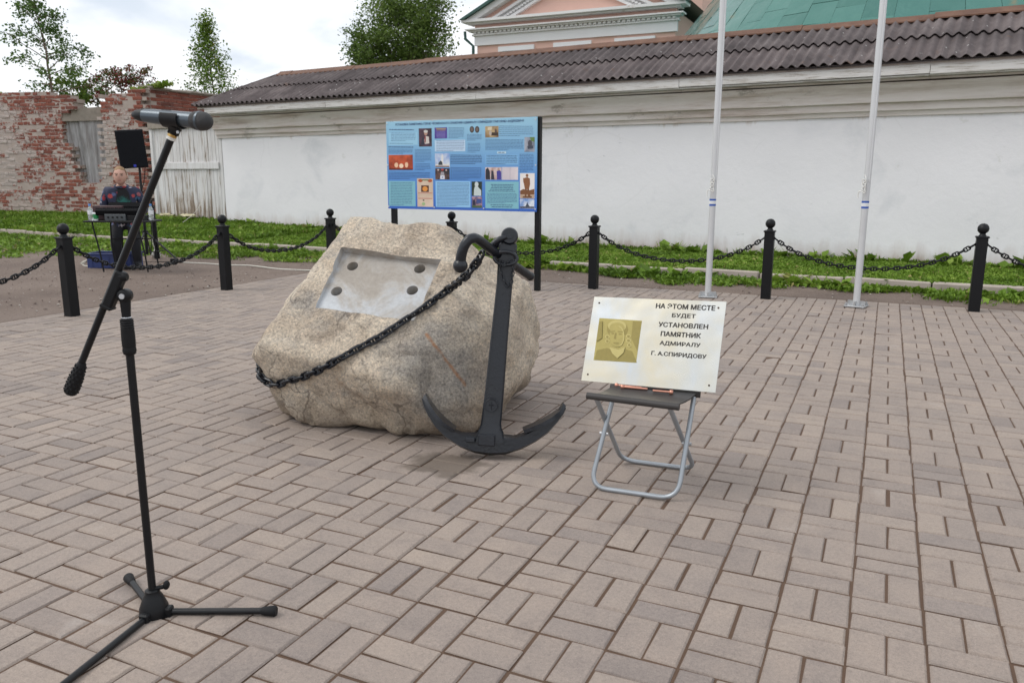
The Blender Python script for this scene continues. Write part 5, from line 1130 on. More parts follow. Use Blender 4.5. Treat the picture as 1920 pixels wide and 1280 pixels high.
for a, b in ((s_fl, s_fr), (s_bl, s_br)): e_ = (b-a).normalized(); m.tube([a-e_*.012-Vector((0, 0, .009)), b+e_*.012-Vector((0, 0, .009))], .0145, 10)
m.build('seat', M_SEAT, stl, 50)
for (T, B, T2, B2) in ((s_bl, fl, s_fl, bl_), (s_br, frr, s_fr, br_)): c = (T+B+T2+B2)/4; MB().tube([c-off1*1.6, c+off1*1.6], .008, 8).build('pivot_bolt', M_GALV, stl, 60)
# sign plate, corners solved so that it stands on the seat and leans back
dS = (s_fl+s_fr+s_bl+s_br).dot(FWH)/4
PBL = pt(1089.7, 713.5, 3.345)
px_ = Vector((.99788, -.05420, .03596)).normalized(); pz_ = Vector((-.00988, .42012, .90742)); pz_ = (pz_-px_*pz_.dot(px_)).normalized(); py_ = px_.cross(pz_)
if py_.dot(FWH) > 0: py_ = -py_
PW, PH = .5788, .3789; PBR = PBL+px_*PW
SGM = frame(px_, py_, pz_, PBL)
t = MT('brushed_pale_brass', .2, .95); g = t.noise(5, 5, .6); gl_ = t.noise(3.4, 4, .6, dist=.6); c = t.mix(t.ramp(gl_, (.35, 0), (.65, 1)), (.62, .56, .42), (.56, .585, .60)); t.col(c); t.ro(t.math('MULTIPLY_ADD', g, .16, .18)); t.bump(t.noise(4.5, 2), .10, .05); M_BRASS = t.m  # bluish and warm zones in the colour stand in for sky reflections
M_OLIVE = simple('etched_olive', (.35, .295, .10), .5, .45, var=.22, vs=30, bump=.3, bs=500); M_OLD = simple('etched_olive_dark', (.255, .21, .065), .5, .45, var=.2, vs=60); M_OLL = simple('etched_olive_light', (.43, .37, .145), .5, .45, var=.12, vs=60); M_INKB = flat('engraved_black', (.03, .025, .022), .6)
sign = thing('brass_sign', (PBL+PBR)/2, 'pale brass plate with black lettering and etched portrait standing on the stool', 'sign')
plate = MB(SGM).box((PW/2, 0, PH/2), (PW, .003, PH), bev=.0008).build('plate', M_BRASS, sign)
HS = homog(np.array([(195, 103), (915, 128), (855, 627), (115, 563)], float), np.array([(0, PH), (PW, PH), (PW, 0), (0, 0)], float))
for body, cx, cy, x0, x1, hh in [('НА ЭТОМ МЕСТЕ', 690, 157, 527, 854, 25), ('БУДЕТ', 682, 207, 617, 747, 24), ('УСТАНОВЛЕН', 678, 258, 541, 815, 24), ('ПАМЯТНИК', 665, 308, 554, 776, 24), ('АДМИРАЛУ', 660, 361, 547, 773, 24), ('Г. А.СПИРИДОВУ', 652, 420, 498, 805, 25)]:
    a, b = HS(cx, cy); (u0, _), (u1, _) = HS(x0, cy), HS(x1, cy); v0 = HS(cx, cy-hh/2)[1]-HS(cx, cy+hh/2)[1]
    o = link('lettering', text_mesh(body, (u1-u0)*.985, v0*1.06, .045), M_INKB, plate); o.matrix_local = Matrix.Translation(-ORG[plate.name]) @ SGM @ Matrix.Translation((a, .0022, b)) @ Matrix.Rotation(R(90), 4, 'X')
def sgprism(pl, lift0, lift1, nm, mat, par):
    q = [HS(*p) for p in pl]; return MB(SGM).prism(q, lift0, lift1).build(nm, mat, par)
por = sgprism([(222, 219), (454, 233), (420, 463), (186, 449)], .0015, .0022, 'etched_portrait', M_OLIVE, plate)
def ell(cx, cy, rx, ry, rot=0, n=18): return [(cx+rx*math.cos(a)*math.cos(rot)-ry*math.sin(a)*math.sin(rot), cy+rx*math.cos(a)*math.sin(rot)+ry*math.sin(a)*math.cos(rot)) for a in [2*math.pi*i/n for i in range(n)]]
lay = .0022
for pl, mt in [([(192, 449), (205, 395), (262, 382), (300, 400), (352, 385), (400, 400), (424, 462)], M_OLD), ([(405, 236), (452, 236), (428, 400), (395, 330)], M_OLD), (ell(320, 280, 58, 48), M_OLD), (ell(318, 262, 50, 32), M_OLL), (ell(318, 270, 42, 26), M_OLIVE), (ell(264, 322, 13, 11), M_OLL), (ell(264, 345, 13, 11), M_OLL), (ell(380, 318, 14, 11), M_OLL), (ell(380, 342, 14, 12), M_OLL), (ell(384, 366, 13, 12), M_OLL), (ell(264, 322, 7, 6), M_OLD), (ell(264, 345, 7, 6), M_OLD), (ell(380, 318, 8, 6), M_OLD), (ell(380, 342, 8, 6), M_OLD), (ell(384, 366, 7, 6), M_OLD), (ell(318, 318, 42, 60), M_OLIVE), (ell(330, 318, 28, 56), M_OLL), (ell(322, 318, 30, 54), M_OLIVE),
               ([(282, 292), (306, 288), (306, 294), (282, 298)], M_OLD), ([(322, 290), (350, 292), (350, 298), (322, 296)], M_OLD), (ell(295, 304, 8, 4), M_OLD), (ell(336, 307, 9, 4), M_OLD), ([(308, 300), (316, 300), (312, 334), (300, 332)], M_OLD), ([(298, 352), (328, 354), (326, 360), (300, 358)], M_OLD), ([(275, 378), (325, 392), (362, 378), (352, 410), (318, 440), (290, 412)], M_OLL), ([(223, 238), (240, 236), (235, 330), (206, 348)], M_OLD)]:
    sgprism(pl, lay-.0004, lay+.0003, 'etched_shape', mt, por); lay += .00012
for p in [(222, 137), (871, 162), (153, 528), (820, 586)]:
    a, b = HS(*p); MB(SGM).cyl((a, .001, b), (a, .0026, b), .0042, n=12).build('screw_hole', M_DARK, plate)
M_COPPER = simple('copper', (.62, .30, .22), .35, .85, var=.15, vs=40)
for (a, b, lb, hd) in [((1157, 722), (1203, 727), 'copper peg lying leftmost on the stool seat under the sign', 0), ((1168, 725), (1214, 729), 'copper peg beside the leftmost one on the stool seat', 0), ((1224, 732), (1258, 735), 'single copper peg lying rightmost on the stool seat', 1)]:
    z_ = SZ+.002; A, B = gp(*a, z_), gp(*b, z_); 
    if hd: A, B = B, A
    d_ = (B-A).normalized(); pg = thing('copper_peg', A, lb, 'peg', 'copper pegs lying on the stool'); m = MB(); m.tube([A, B], .0048, 10); m.build('shaft', M_COPPER, pg, 60); MB().tube([A-d_*.009, A-d_*.007, A+d_*.004, A+d_*.006], [.007, .0095, .0095, .007], 12).build('head', M_COPPER, pg, 60)
# ================================================================== MICROPHONE STAND AND MICROPHONE
M_SBLK = simple('black_coated_tube', (.006, .0065, .008), .34, var=.2, vs=20, spec=.35); M_RUB = simple('black_rubber', (.009, .009, .010), .6, var=.2, vs=60, bump=.5, bs=400, spec=.25); M_PLAS = simple('black_plastic', (.006, .0065, .008), .45, var=.2, spec=.28)
MB0 = gp(290, 1150); MB0.z = 0; DM = MB0.dot(FWH)
ms = thing('microphone_stand', MB0, 'black tripod boom microphone stand in the near left', 'microphone stand')
top = pt(233, 560, DM)
V0 = Vector((MB0.x, MB0.y, 0))
def vz(py): return pt(262, py, DM).z
zc0, zc1 = vz(1152), vz(1098)
m = MB(); m.lathe((V0.x, V0.y, 0), [(.040, zc0-.002), (.043, zc0+.004), (.041, zc0+.028), (.028, zc0+.062), (.021, zc0+.072), (.021, zc0+.082), (.016, zc0+.085)], 24); m.build('hub', M_PLAS, ms, 40)
kd = (RTH*.9+FWH*.2).normalized(); kz = zc0+.085
m = MB(); m.tube([V0+Vector((0, 0, kz))-FWH*.0, V0+kd*.034+Vector((0, 0, kz+.004))], .007, 8); m.ball(V0+kd*.040+Vector((0, 0, kz+.008)), .012, 12, 8, (.6, 1, 1.2)); m.build('hub_knob', M_PLAS, ms, 50)
MB().cyl(V0-FWH*.043+Vector((0, 0, zc0+.012)), V0-FWH*.0455+Vector((0, 0, zc0+.012)), .0065, n=12).build('hub_bolt', PSC, ms)
zt_ = vz(575)
MB().tube([V0+Vector((0, 0, zc0)), V0+Vector((0, 0, zt_))], .0112, 16).build('pole', M_SBLK, ms, 60)
g0, g1 = vz(665), vz(597)
m = MB(); prof = [(.012, g0), (.0165, g0+.003), (.0185, g0+.012), (.0175, g0+.022)]
for i in range(12):
    z = g0+.024+(g1-g0-.03)*i/11; prof += [(.0172+.0008*math.sin(i*.5), z), (.0186, z+.0028)]
prof += [(.0135, g1)]; m.lathe((V0.x, V0.y, 0), prof, 20); m.build('height_grip', M_RUB, ms, 60)
m = MB(); m.lathe((V0.x, V0.y, 0), [(.0125, g1+.001), (.0135, g1+.002), (.0135, g1+.0035), (.0125, g1+.0045)], 18); m.build('grip_ring', PSC, ms, 50)
for foot, cap in (((508, 1154), 1), ((244, 1094), 1), ((60, 1342), 1)):
    f_ = gp(*foot); f_.z = .016; d_ = (f_-V0); d_.z = 0; d_.normalize(); a = V0+d_*.036+Vector((0, 0, zc0+.012)); f_.z = .0165
    lg = MB().tube([a, f_], .0098, 14).build('leg', M_SBLK, ms, 60); d3 = (f_-a).normalized()
    MB().tube([f_-d3*.028, f_-d3*.022, f_+d3*.012, f_+d3*.018], [.0105, .0125, .0165, .013], 16).build('rubber_foot', M_RUB, lg, 50)
    m = MB(frame(d_, Vector((0, 0, 1)).cross(d_), Vector((0, 0, 1)), V0)); m.box((.044, 0, zc0+.012), (.022, .030, .034), bev=.004); m.build('leg_bracket', M_PLAS, ms)
# boom
CW, CL = pt(131, 738, DM+.015), pt(323, 254, DM-.015); bd = (CL-CW).normalized()
cg = pt(153, 680, DM+.012); bs_ = cg; 
MB().tube([cg-bd*.02, CL-bd*.01], .0098, 16).build('boom', M_SBLK, ms, 60)
m = MB(); pf = [(0, .013), (.004, .0175), (.02, .019), (.05, .0185), (.075, .0155), (.098, .0125), (.102, .0105)]; L_ = (cg-CW).length; m.tube([CW+bd*(L_*a/.10) for a, _ in pf], [r_ for _, r_ in pf], 18); 
for i in range(8):
    for k in range(10):
        a = 2*math.pi*(k+.5*(i % 2))/10; u1 = bd.orthogonal().normalized(); u2 = bd.cross(u1); rr_ = np.interp(.1*(i+1)/9, [p[0] for p in pf], [p[1] for p in pf]); c = CW+bd*(L_*(i+1)/9)+(u1*math.cos(a)+u2*math.sin(a))*rr_; m.ball(c, .0036, 5, 4)
m.build('counterweight_grip', M_RUB, ms, 50)
s0, s1 = pt(201, 577, DM), pt(229, 509, DM); sd_ = (s1-s0).normalized(); side = sd_.cross(-FWH).normalized()
SMx = frame(side, sd_.cross(side).normalized()*1, sd_, (s0+s1)/2)
m = MB(SMx); m.box((0, 0, 0), (.030, .032, (s1-s0).length), bev=.005); m.box((0, 0, -(s1-s0).length/2+.004), (.034, .036, .010), bev=.003); m.build('boom_sleeve', M_PLAS, ms)
kc_ = pt(232, 519, DM-.005); m = MB(); m.tube([kc_-RTH*.018, kc_-RTH*.010, kc_+RTH*.006, kc_+RTH*.010], [.007, .012, .0125, .010], 14); m.build('sleeve_knob', M_PLAS, ms, 50)
cc_ = pt(234, 554, DM); bk = FWH
m = MB(); m.tube([cc_-FWH*.016, cc_-FWH*.012, cc_+FWH*.012, cc_+FWH*.016], [.014, .0185, .0185, .014], 20); m.tube([cc_, pt(214, 545, DM)], .013, 10); m.tube([cc_+Vector((0, 0, -.01)), V0+Vector((0, 0, g1+.0))], [.0145, .0115], 14); m.build('clutch', M_PLAS, ms, 50)
MB().tube([cc_-FWH*.0155, cc_-FWH*.0195], .0075, 12).build('clutch_bolt', PSC, ms, 50)
# clip
MH, MTL = pt(397, 229, DM-.07), pt(250, 215, DM+.015); md_ = (MH-MTL).normalized()
ctr = pt(330, 226, DM-.03); cb = pt(318, 272, DM-.015); cu_ = pt(326, 246, DM-.02)
M_GOLD = simple('gold_thread_ring', (.62, .40, .14), .35, .9)
MB().tube([CL-bd*.012, CL-bd*.004], [.0125, .0125], 16).build('clip_ring', M_ROPE, ms, 50); MB().tube([CL-bd*.004, CL+bd*.0035], .0118, 16).build('thread_ring', M_GOLD, ms, 50)
m = MB(); m.tube([CL+bd*.0035, CL+bd*.012, CL+bd*.036, CL+bd*.044], [.014, .0145, .012, .010], 16); m.tube([CL+bd*.02, pt(333, 243, DM-.025)], [.011, .009], 12, flat=1.3); m.build('clip_base', M_PLAS, ms, 50)
MB().tube([pt(333, 248, DM-.04), pt(333, 248, DM-.044)], .0038, 10).build('clip_bolt', PSC, ms)
m = MB(); up_ = (Vector((0, 0, 1))-md_*md_.z).normalized(); sd2 = md_.cross(up_); Lm = (MH-MTL).length
c0_ = MTL+md_*(Lm*.42); vs = []; ring = [(math.radians(a)) for a in range(150, 391, 15)]
for (s_, rr_) in ((0, .0215), (.055, .0225)):
    for a in ring:
        for q in (rr_, rr_+.0035): vs.append(c0_+md_*s_+(up_*math.sin(a)+sd2*math.cos(a))*q)
nr_ = len(ring); fs = []
for i in range(nr_-1):
    for k in (0, 1): fs.append((2*i+k, 2*i+2+k, 2*nr_+2*i+2+k, 2*nr_+2*i+k))
    fs.append((2*i, 2*i+1, 2*i+3, 2*i+2)); fs.append((2*nr_+2*i, 2*nr_+2*i+2, 2*nr_+2*i+3, 2*nr_+2*i+1))
m.add(vs, fs); bb = c0_+md_*.0275-up_*.024; m.tube([bb+md_*.002+up_*.004, bb-up_*.014-md_*.003, CL+bd*.04], [.022, .016, .0125], 14, flat=.75); m.build('clip', M_PLAS, ms, 45)
# microphone
M_MIC = simple('gunmetal_microphone_body', (.085, .105, .125), .30, .55, var=.06, vs=8); 
t = MT('microphone_mesh', .55, .3); vv = t.voro(900); t.col(t.ramp(vv, (.2, (.012, .012, .013)), (.5, (.05, .05, .052)))); t.bump(vv, .6, .002); M_MESH = t.m
mic = thing('microphone', MTL.lerp(MH, .5), 'grey handheld wireless microphone held in the stand clip', 'microphone')
seg = lambda a, b, *rs: MB().tube([MTL+md_*(Lm*(a+(b-a)*i/(len(rs)-1))) for i in range(len(rs))], list(rs), 28)
seg(.0, .15, .0075, .0125, .0150, .0165, .0175).build('antenna_cap', M_PLAS, mic, 40)
seg(.15, .78, .0172, .0186, .0190, .0195, .0198, .0203).build('body', M_MIC, mic, 40)
seg(.775, .85, .0206, .0232, .0242, .0240).build('collar', M_MESH, mic, 40)
seg(.85, .875, .0248, .0252, .0248).build('grille_ring', M_MIC, mic, 40)
seg(.875, 1.0, .0242, .0240, .0232, .0215, .0185, .0135, .004).build('grille', M_MESH, mic, 40)
c = MTL+md_*(Lm*.44); MB(frame(md_, sd2, up_, c-sd2*0)).box((0, 0, .0187), (.03, .010, .003), bev=.001).build('switch', M_PLAS, mic)

# ================================================================== SOUND DESK
def kit(px, py, z=0): return gp(px, py, z)
TD = 10.75; TZ = .70
TM = frame(RTH, FWH, Vector((0, 0, 1)), rd((153-960)/F_PX*TD*1.015, TD))
TL = pt(155, 414, TD); TZ = TL.z
TM = frame(RTH, FWH, Vector((0, 0, 1)), Vector((TL.x, TL.y, 0))); TWd, TDp = .86, .46
tb = thing('folding_table', TM @ Vector((TWd/2, TDp/2, 0)), 'small black folding table carrying the sound equipment', 'table')
MB(TM).box((TWd/2, TDp/2, TZ-.012), (TWd, TDp, .022), bev=.004).build('table_top', M_PLAS, tb)
for x0, x1 in ((.10, .17), (TWd-.16, TWd-.09)):
    m = MB(TM); m.tube(spline([(x0+.03, .05, TZ-.02), (x0+.0, .05, TZ-.05), (x0+.06, .05, .30), (x0+.09, .05, .015)], 5), .011, 8); m.build('leg', M_PLAS, tb, 60)
    m = MB(TM); m.tube(spline([(x1+.03, .40, TZ-.02), (x1, .40, TZ-.06), (x1-.01, .40, .30), (x1+.02, .40, .015)], 5), .011, 8); m.build('leg', M_PLAS, tb, 60)
MB(TM).tube([(.18, .40, TZ*.62), (TWd-.15, .40, TZ*.62)], .009, 8).build('brace', M_PLAS, tb, 60)
z0 = TZ
M_MAROON = simple('maroon_case', (.065, .035, .038), .6, var=.2)
bx1 = thing('maroon_case', TM @ Vector((.23, .28, z0)), 'dark maroon box behind the paper cup on the sound table', 'case'); m = MB(TM); m.box((.23, .30, z0+.095), (.40, .16, .19), bev=.006); m.build('body', M_MAROON, bx1); MB(TM).box((.23, .216, z0+.15), (.30, .006, .01)).build('lid_seam', M_PLAS, bx1)
mixr = thing('mixing_desk', TM @ Vector((.42, .2, z0)), 'black mixing desk with raised lid in front of the man', 'mixer')
m = MB(TM @ Matrix.Translation((.42, .18, z0+.115)) @ Matrix.Rotation(R(6), 4, 'X')); m.box((0, 0, 0), (.55, .26, .07), bev=.01); M_MATT = simple('matt_black', (.004, .004, .005), .8, spec=.1); m.build('body', M_MATT, mixr)
m = MB(TM @ Matrix.Translation((.44, .32, z0+.195)) @ Matrix.Rotation(R(35), 4, 'X')); m.box((0, 0, 0), (.48, .11, .03), bev=.008); m.build('raised_lid', M_MATT, mixr)
for i in range(9):
    for j in range(2): MB(TM @ Matrix.Translation((.20+i*.055, .12+j*.07, z0+.155))).lathe((0, 0, 0), [(.008, 0), (.007, .012)], 8).build('fader_knob', M_RUB, mixr)
am = thing('rack_amplifier', TM @ Vector((.42, .1, z0)), 'dark grey amplifier box at the front of the sound table', 'amplifier'); m = MB(TM); m.box((.42, .10, z0+.043), (.28, .14, .085), bev=.004); m.build('body', simple('grey_amp', (.075, .085, .092), .5, .3), am)
for i in range(4): m = MB(TM); m.lathe((0, 0, 0), [(.013, 0), (.011, .012)], 10, Matrix.Rotation(R(90), 3, 'X')); m.v = [TM @ (TM.inverted() @ v+Vector((.33+i*.06, .03, z0+.045))) for v in m.v]; m.build('knob', M_PLAS, am)
rx = thing('wireless_receiver', TM @ Vector((.68, .14, z0)), 'black receiver box with white label on the table beside amplifier', 'receiver'); m = MB(TM); m.box((.68, .14, z0+.035), (.22, .18, .07), bev=.004); m.build('body', M_PLAS, rx); MB(TM).box((.70, .047, z0+.02), (.045, .004, .018)).build('label', M_TW, rx)
t = MT('clear_plastic', .12); t.b.inputs['Transmission Weight'].default_value = .75; t.b.inputs['IOR'].default_value = 1.3; t.col((.86, .90, .94)); M_CLEAR = t.m
M_BCAP = simple('blue_cap', (.08, .26, .62), .4)
def bottle(x, y, lb):
    b = thing('water_bottle', TM @ Vector((x, y, z0)), lb, 'bottle', 'plastic water bottles on the sound table'); c = TM @ Vector((x, y, z0))
    m = MB(); m.lathe(c, [(.028, 0), (.033, .006), (.033, .05), (.030, .06), (.033, .075), (.033, .13), (.027, .155), (.014, .182), (.013, .195)], 16); m.build('body', M_CLEAR, b, 40); m = MB(); m.lathe(c, [(.016, .192), (.016, .215), (.013, .217)], 14); m.build('cap', M_BCAP, b, 40); m = MB(); m.lathe(c, [(.0336, .078), (.0338, .08), (.0338, .125), (.0336, .127)], 16); m.build('label', M_TW, b, 40)
bottle(.05, .12, 'clear water bottle with blue cap left of the paper cup'); bottle(.83, .20, 'clear water bottle with blue cap right of the man, by the speaker pole')
cu2 = thing('paper_cup', TM @ Vector((.135, .09, z0)), 'green and white paper cup with a white lid on the table', 'cup'); c = TM @ Vector((.135, .09, z0))
m = MB(); m.lathe(c, [(.028, 0), (.031, .02)], 18); m.build('base', M_TW, cu2, 40); m = MB(); m.lathe(c, [(.0312, .02), (.0385, .088)], 18); m.build('sleeve', simple('green_paper', (.02, .25, .08), .5, var=.3, vs=30), cu2, 40); m = MB(); m.lathe(c, [(.041, .086), (.042, .096), (.036, .106)], 18); m.build('lid', M_TW, cu2, 40)
# crate under the table
c = gp(206, 503); CRM = frame(RTH, FWH, Vector((0, 0, 1)), Vector((c.x, c.y, 0)))
cr = thing('blue_crate', c, 'dark blue plastic crate on the ground in front of the table', 'crate'); M_CRATE = simple('blue_crate_plastic', (.018, .035, .14), .45, var=.15)
CW_, CD_, CHt = .62, .36, .20
for (x, y, sx, sy) in ((0, 0, CW_, .012), (0, CD_, CW_, .012), (-CW_/2, CD_/2, .012, CD_), (CW_/2, CD_/2, .012, CD_)): MB(CRM).box((x, y, CHt/2), (sx, sy, CHt-.004), bev=.003).build('side_panel', M_CRATE, cr)
MB(CRM).box((0, CD_/2, .01), (CW_-.02, CD_-.02, .012)).build('bottom', M_CRATE, cr)
m = MB(CRM); [m.box((x, y, CHt+.003), (sx, sy, .02), bev=.004) for (x, y, sx, sy) in ((0, -.006, CW_+.03, .03), (0, CD_+.006, CW_+.03, .03), (-CW_/2-.006, CD_/2, .03, CD_-.04), (CW_/2+.006, CD_/2, .03, CD_-.04))]; m.build('rim', M_CRATE, cr)
for i in range(5): MB(CRM).box((-.24+i*.12, -.008, .09), (.012, .008, .15)).build('rib', M_CRATE, cr)
m = MB(CRM); [m.tube(spline([(random.uniform(-.25, .25), random.uniform(.05, .3), random.uniform(.05, .17)) for _ in range(6)], 5), .008, 6) for _ in range(4)]; tag(m.build('coiled_cables', M_RUB, None, 60), 'tangle of black cables lying in the blue crate', 'cable')
# loudspeaker and its tripod
SB = gp(277, 489); SD_ = SB.dot(FWH)
st = thing('speaker_stand', SB, 'black tripod stand carrying the loudspeaker', 'speaker stand'); S0v = Vector((SB.x, SB.y, 0))
zb_ = pt(262, 314, SD_).z
MB().tube([S0v+Vector((0, 0, .10)), S0v+Vector((0, 0, zb_+.05))], .0175, 12).build('pole', M_SBLK, st, 60)
MB().tube([S0v+Vector((0, 0, .10)), S0v+Vector((0, 0, 1.0))], .022, 12).build('outer_tube', M_SBLK, st, 60)
zcol = pt(272, 436, SD_).z
m = MB(); m.tube([S0v+Vector((0, 0, zcol-.03)), S0v+Vector((0, 0, zcol+.03))], .042, 14); m.build('collar', M_PLAS, st, 50)
for f in ((241, 503), (338, 493), (283, 478)):
    ft = gp(*f); ft.z = .012; d_ = (ft-S0v); d_.z = 0; d_.normalize(); lg = MB().tube([S0v+d_*.035+Vector((0, 0, zcol)), ft], .0145, 10).build('leg', M_SBLK, st, 60)
    MB().tube([ft-d_*.03+Vector((0, 0, .02)), ft+d_*.015], .018, 10).build('rubber_foot', M_RUB, lg, 50); mid = (S0v+Vector((0, 0, zcol)))*.4+ft*.6; MB().tube([S0v+Vector((0, 0, .13)), mid], .008, 8).build('brace', M_SBLK, st, 60)
m = MB(); kp_ = S0v+Vector((0, 0, .98)); m.tube([kp_, kp_+RTH*.06], .010, 8); m.ball(kp_+RTH*.065, .018, 10, 8); m.build('locking_knob', M_PLAS, st, 50)
spk = thing('loudspeaker', Vector((SB.x, SB.y, zb_)), 'black loudspeaker with small blue badge on a tripod before the brick wall', 'loudspeaker')
# tilted slightly: side normal
sw, shh, sdp = .385, .555, .34
SPM = frame((RTH*.94+FWH*.34).normalized(), (RTH*-.34+FWH*.94).normalized(), Vector((0, 0, 1)), Vector((SB.x, SB.y, zb_))+RTH*-.055) @ Matrix.Rotation(R(4), 4, 'X') @ Matrix.Rotation(R(-4), 4, 'Y')
tap = [(-sw/2, -sdp/2), (sw/2, -sdp/2), (sw*.42, sdp*.2), (sw*.26, sdp/2), (-sw*.26, sdp/2), (-sw*.42, sdp*.2)]
m = MB(SPM); m.add([Vector((x, y, 0.0)) for x, y in tap]+[Vector((x, y, shh)) for x, y in tap], [tuple(range(6)), tuple(range(11, 5, -1))]+[(i, i+6, (i+1) % 6+6, (i+1) % 6) for i in range(6)]); m.build('cabinet', M_PLAS, spk)
t = MT('speaker_grille', .75, 0, .15); vv = t.voro(160); t.col(t.ramp(vv, (.25, (.004, .0045, .006)), (.5, (.010, .011, .014)))); M_GRIL = t.m
MB(SPM).box((0, -sdp/2-.008, shh/2), (sw-.02, .018, shh-.02), bev=.008).build('grille', M_GRIL, spk); MB(SPM).box((.01, -sdp/2-.019, .035), (.035, .004, .035)).build('badge', simple('blue_badge', (.03, .05, .45), .4), spk)
MB(SPM).box((sw*.36, .06, shh*.5), (.03, .10, .12)).build('handle', M_RUB, spk)
o = MB().tube(spline([pt(272, 314, SD_+.05), pt(270, 340, SD_+.08), pt(265, 360, SD_+.02), pt(262, 372, SD_), pt(270, 358, SD_-.04), pt(278, 362, SD_-.03), pt(279, 385, SD_), pt(284, 430, SD_+.05), pt(283, 478, SD_+.03)], 6), .006, 6).build('speaker_cable', M_RUB, None, 60); tag(o, 'black cable looped round the loudspeaker stand pole', 'cable')
fb0 = pt(284, 385, SD_+.25); fs_ = gp(286, 470); fs_ = Vector((fb0.x, fb0.y, 0))
fst = thing('folded_stand', fs_, 'folded black tripod stand standing upright behind the speaker pole', 'stand')
for i, (dx, dy) in enumerate(((0, 0), (.035, .02), (-.02, .03))): MB().tube([fs_+RTH*dx+FWH*dy+Vector((0, 0, .01)), fs_+RTH*dx*.5+FWH*dy*.5+Vector((0, 0, .92-.1*i))], .020, 8).build('leg', M_SBLK, fst, 60)
c = gp(327, 493); pb = thing('power_block', c, 'small black power block on the ground by the tripod foot', 'power block'); PBM = frame(RTH, FWH, Vector((0, 0, 1)), Vector((c.x, c.y, 0))); MB(PBM).box((0, 0, .035), (.10, .07, .07), bev=.008).build('body', M_PLAS, pb); MB(PBM).tube([(-.05, 0, .02), (-.3, .05, .008), (-.5, .0, .008)], .006, 6).build('lead', M_RUB, pb, 60)
wb = gp(293, 484); jug = thing('plastic_bag', wb, 'small crumpled white plastic bag behind the tripod legs', 'bag'); m = MB(); m.ball(Vector((wb.x, wb.y, .06)), .07, 12, 8, (1, .8, .85)); m.v = [v+Vector((random.gauss(0, .006), random.gauss(0, .006), random.gauss(0, .006))) for v in m.v]; m.build('bag', simple('white_film', (.62, .63, .63), .4), jug); MB().ball(Vector((wb.x, wb.y, .13)), .02, 8, 6, (1, 1, 1.3)).build('knot', M_ROPE, jug, 40)
cb_ = []
for i in range(5):
    a0 = random.uniform(0, 1); cb_ += [gp(152+random.uniform(-3, 5), 493+i, .008), gp(165+i*3, 488-i*1.5, .03+.05*(i % 3)), gp(186+i*2, 483+i*2.5, .06*(i % 2)+.012), gp(172+random.uniform(-6, 6), 499, .008)]
o = MB().tube(spline(cb_[:16]+[gp(196, 492, .05), gp(225, 499, .008), gp(243, 496, .008), gp(262, 486, .02)], 6), .0085, 6).build('extension_cord', M_WHITEC, None, 60); tag(o, 'tangled white extension cord on the dirt before the blue crate', 'cable')
o = MB().tube(spline([gp(340, 492, .008), gp(385, 494, .008), gp(430, 497, .008), gp(470, 498, .010), gp(520, 504, .008), gp(580, 507, .008), gp(640, 508, .008), gp(760, 516, .008)], 6), .010, 6).build('white_hose', M_WHITEC, None, 60); tag(o, 'white cord running along the dirt from tripod towards the boulder', 'cable')
o = MB().tube(spline([pt(262, 446, SD_-.1), pt(257, 452, SD_-.1), pt(256, 465, SD_-.05), pt(250, 480, SD_-.05), gp(247, 492, .01)], 6), .007, 6).build('white_lead', M_WHITEC, None, 60); tag(o, 'short white lead hanging by the left tripod leg', 'cable')
o = MB().tube(spline([pt(284, 440, SD_+.1), pt(287, 458, SD_+.1), pt(290, 466, SD_+.1), pt(287, 476, SD_+.1), gp(285, 482, .01)], 6), .007, 6).build('white_lead', M_WHITEC, None, 60); tag(o, 'short white lead hanging between tripod pole and right leg', 'cable')

# ================================================================== MAN BEHIND THE TABLE (perched, hands clasped behind his back)
PD = 11.35; hp = pt(223, 313, PD); HT = hp.z; pb_ = Vector((hp.x, hp.y, 0))
PM = frame((RTH*.95+FWH*.31).normalized(), (RTH*-.31+FWH*.95).normalized(), Vector((0, 0, 1)), pb_)         # x to his left (our right), y away
perch = thing('perch_stool', PM @ Vector((0, .16, 0)), 'dark tall stool half hidden behind the man at the table', 'stool')
MB(PM).lathe((0, .20, .0), [(.15, .60), (.155, .62), (.15, .645)], 18).build('seat', M_PLAS, perch, 40) if False else None
m = MB(PM); m.lathe((0, .18, 0), [(.15, .585), (.155, .60), (.15, .62)], 18); m.build('seat', M_PLAS, perch, 40)
for k in range(4): a = math.pi/4+k*math.pi/2; MB(PM).tube([(.09*math.cos(a), .18+.09*math.sin(a), .59), (.16*math.cos(a), .18+.16*math.sin(a), .0)], .012, 8).build('leg', M_SBLK, perch, 60)
man = thing('person', pb_, 'man with short fair hair in a dark floral bomber jacket behind the table', 'person')
hz_ = HT-.125                                        # head centre
J = {'pel': (0, .12, .64), 'waist': (0, .10, .78), 'chest': (0, .08, .98), 'neck0': (0, .06, HT-.285), 'neck1': (0, .04, HT-.21),
     'shL': (.19, .08, HT-.335), 'shR': (-.19, .08, HT-.335), 'elL': (.275, .13, HT-.60), 'elR': (-.275, .13, HT-.60), 'haL': (.09, .27, .70), 'haR': (-.09, .27, .70),
     'hipL': (.10, .12, .62), 'hipR': (-.10, .12, .62), 'knL': (.13, -.10, .36), 'knR': (-.12, -.10, .36), 'anL': (.13, .02, .07), 'anR': (-.12, .02, .07), 'toL': (.15, -.13, .035), 'toR': (-.14, -.13, .035)}
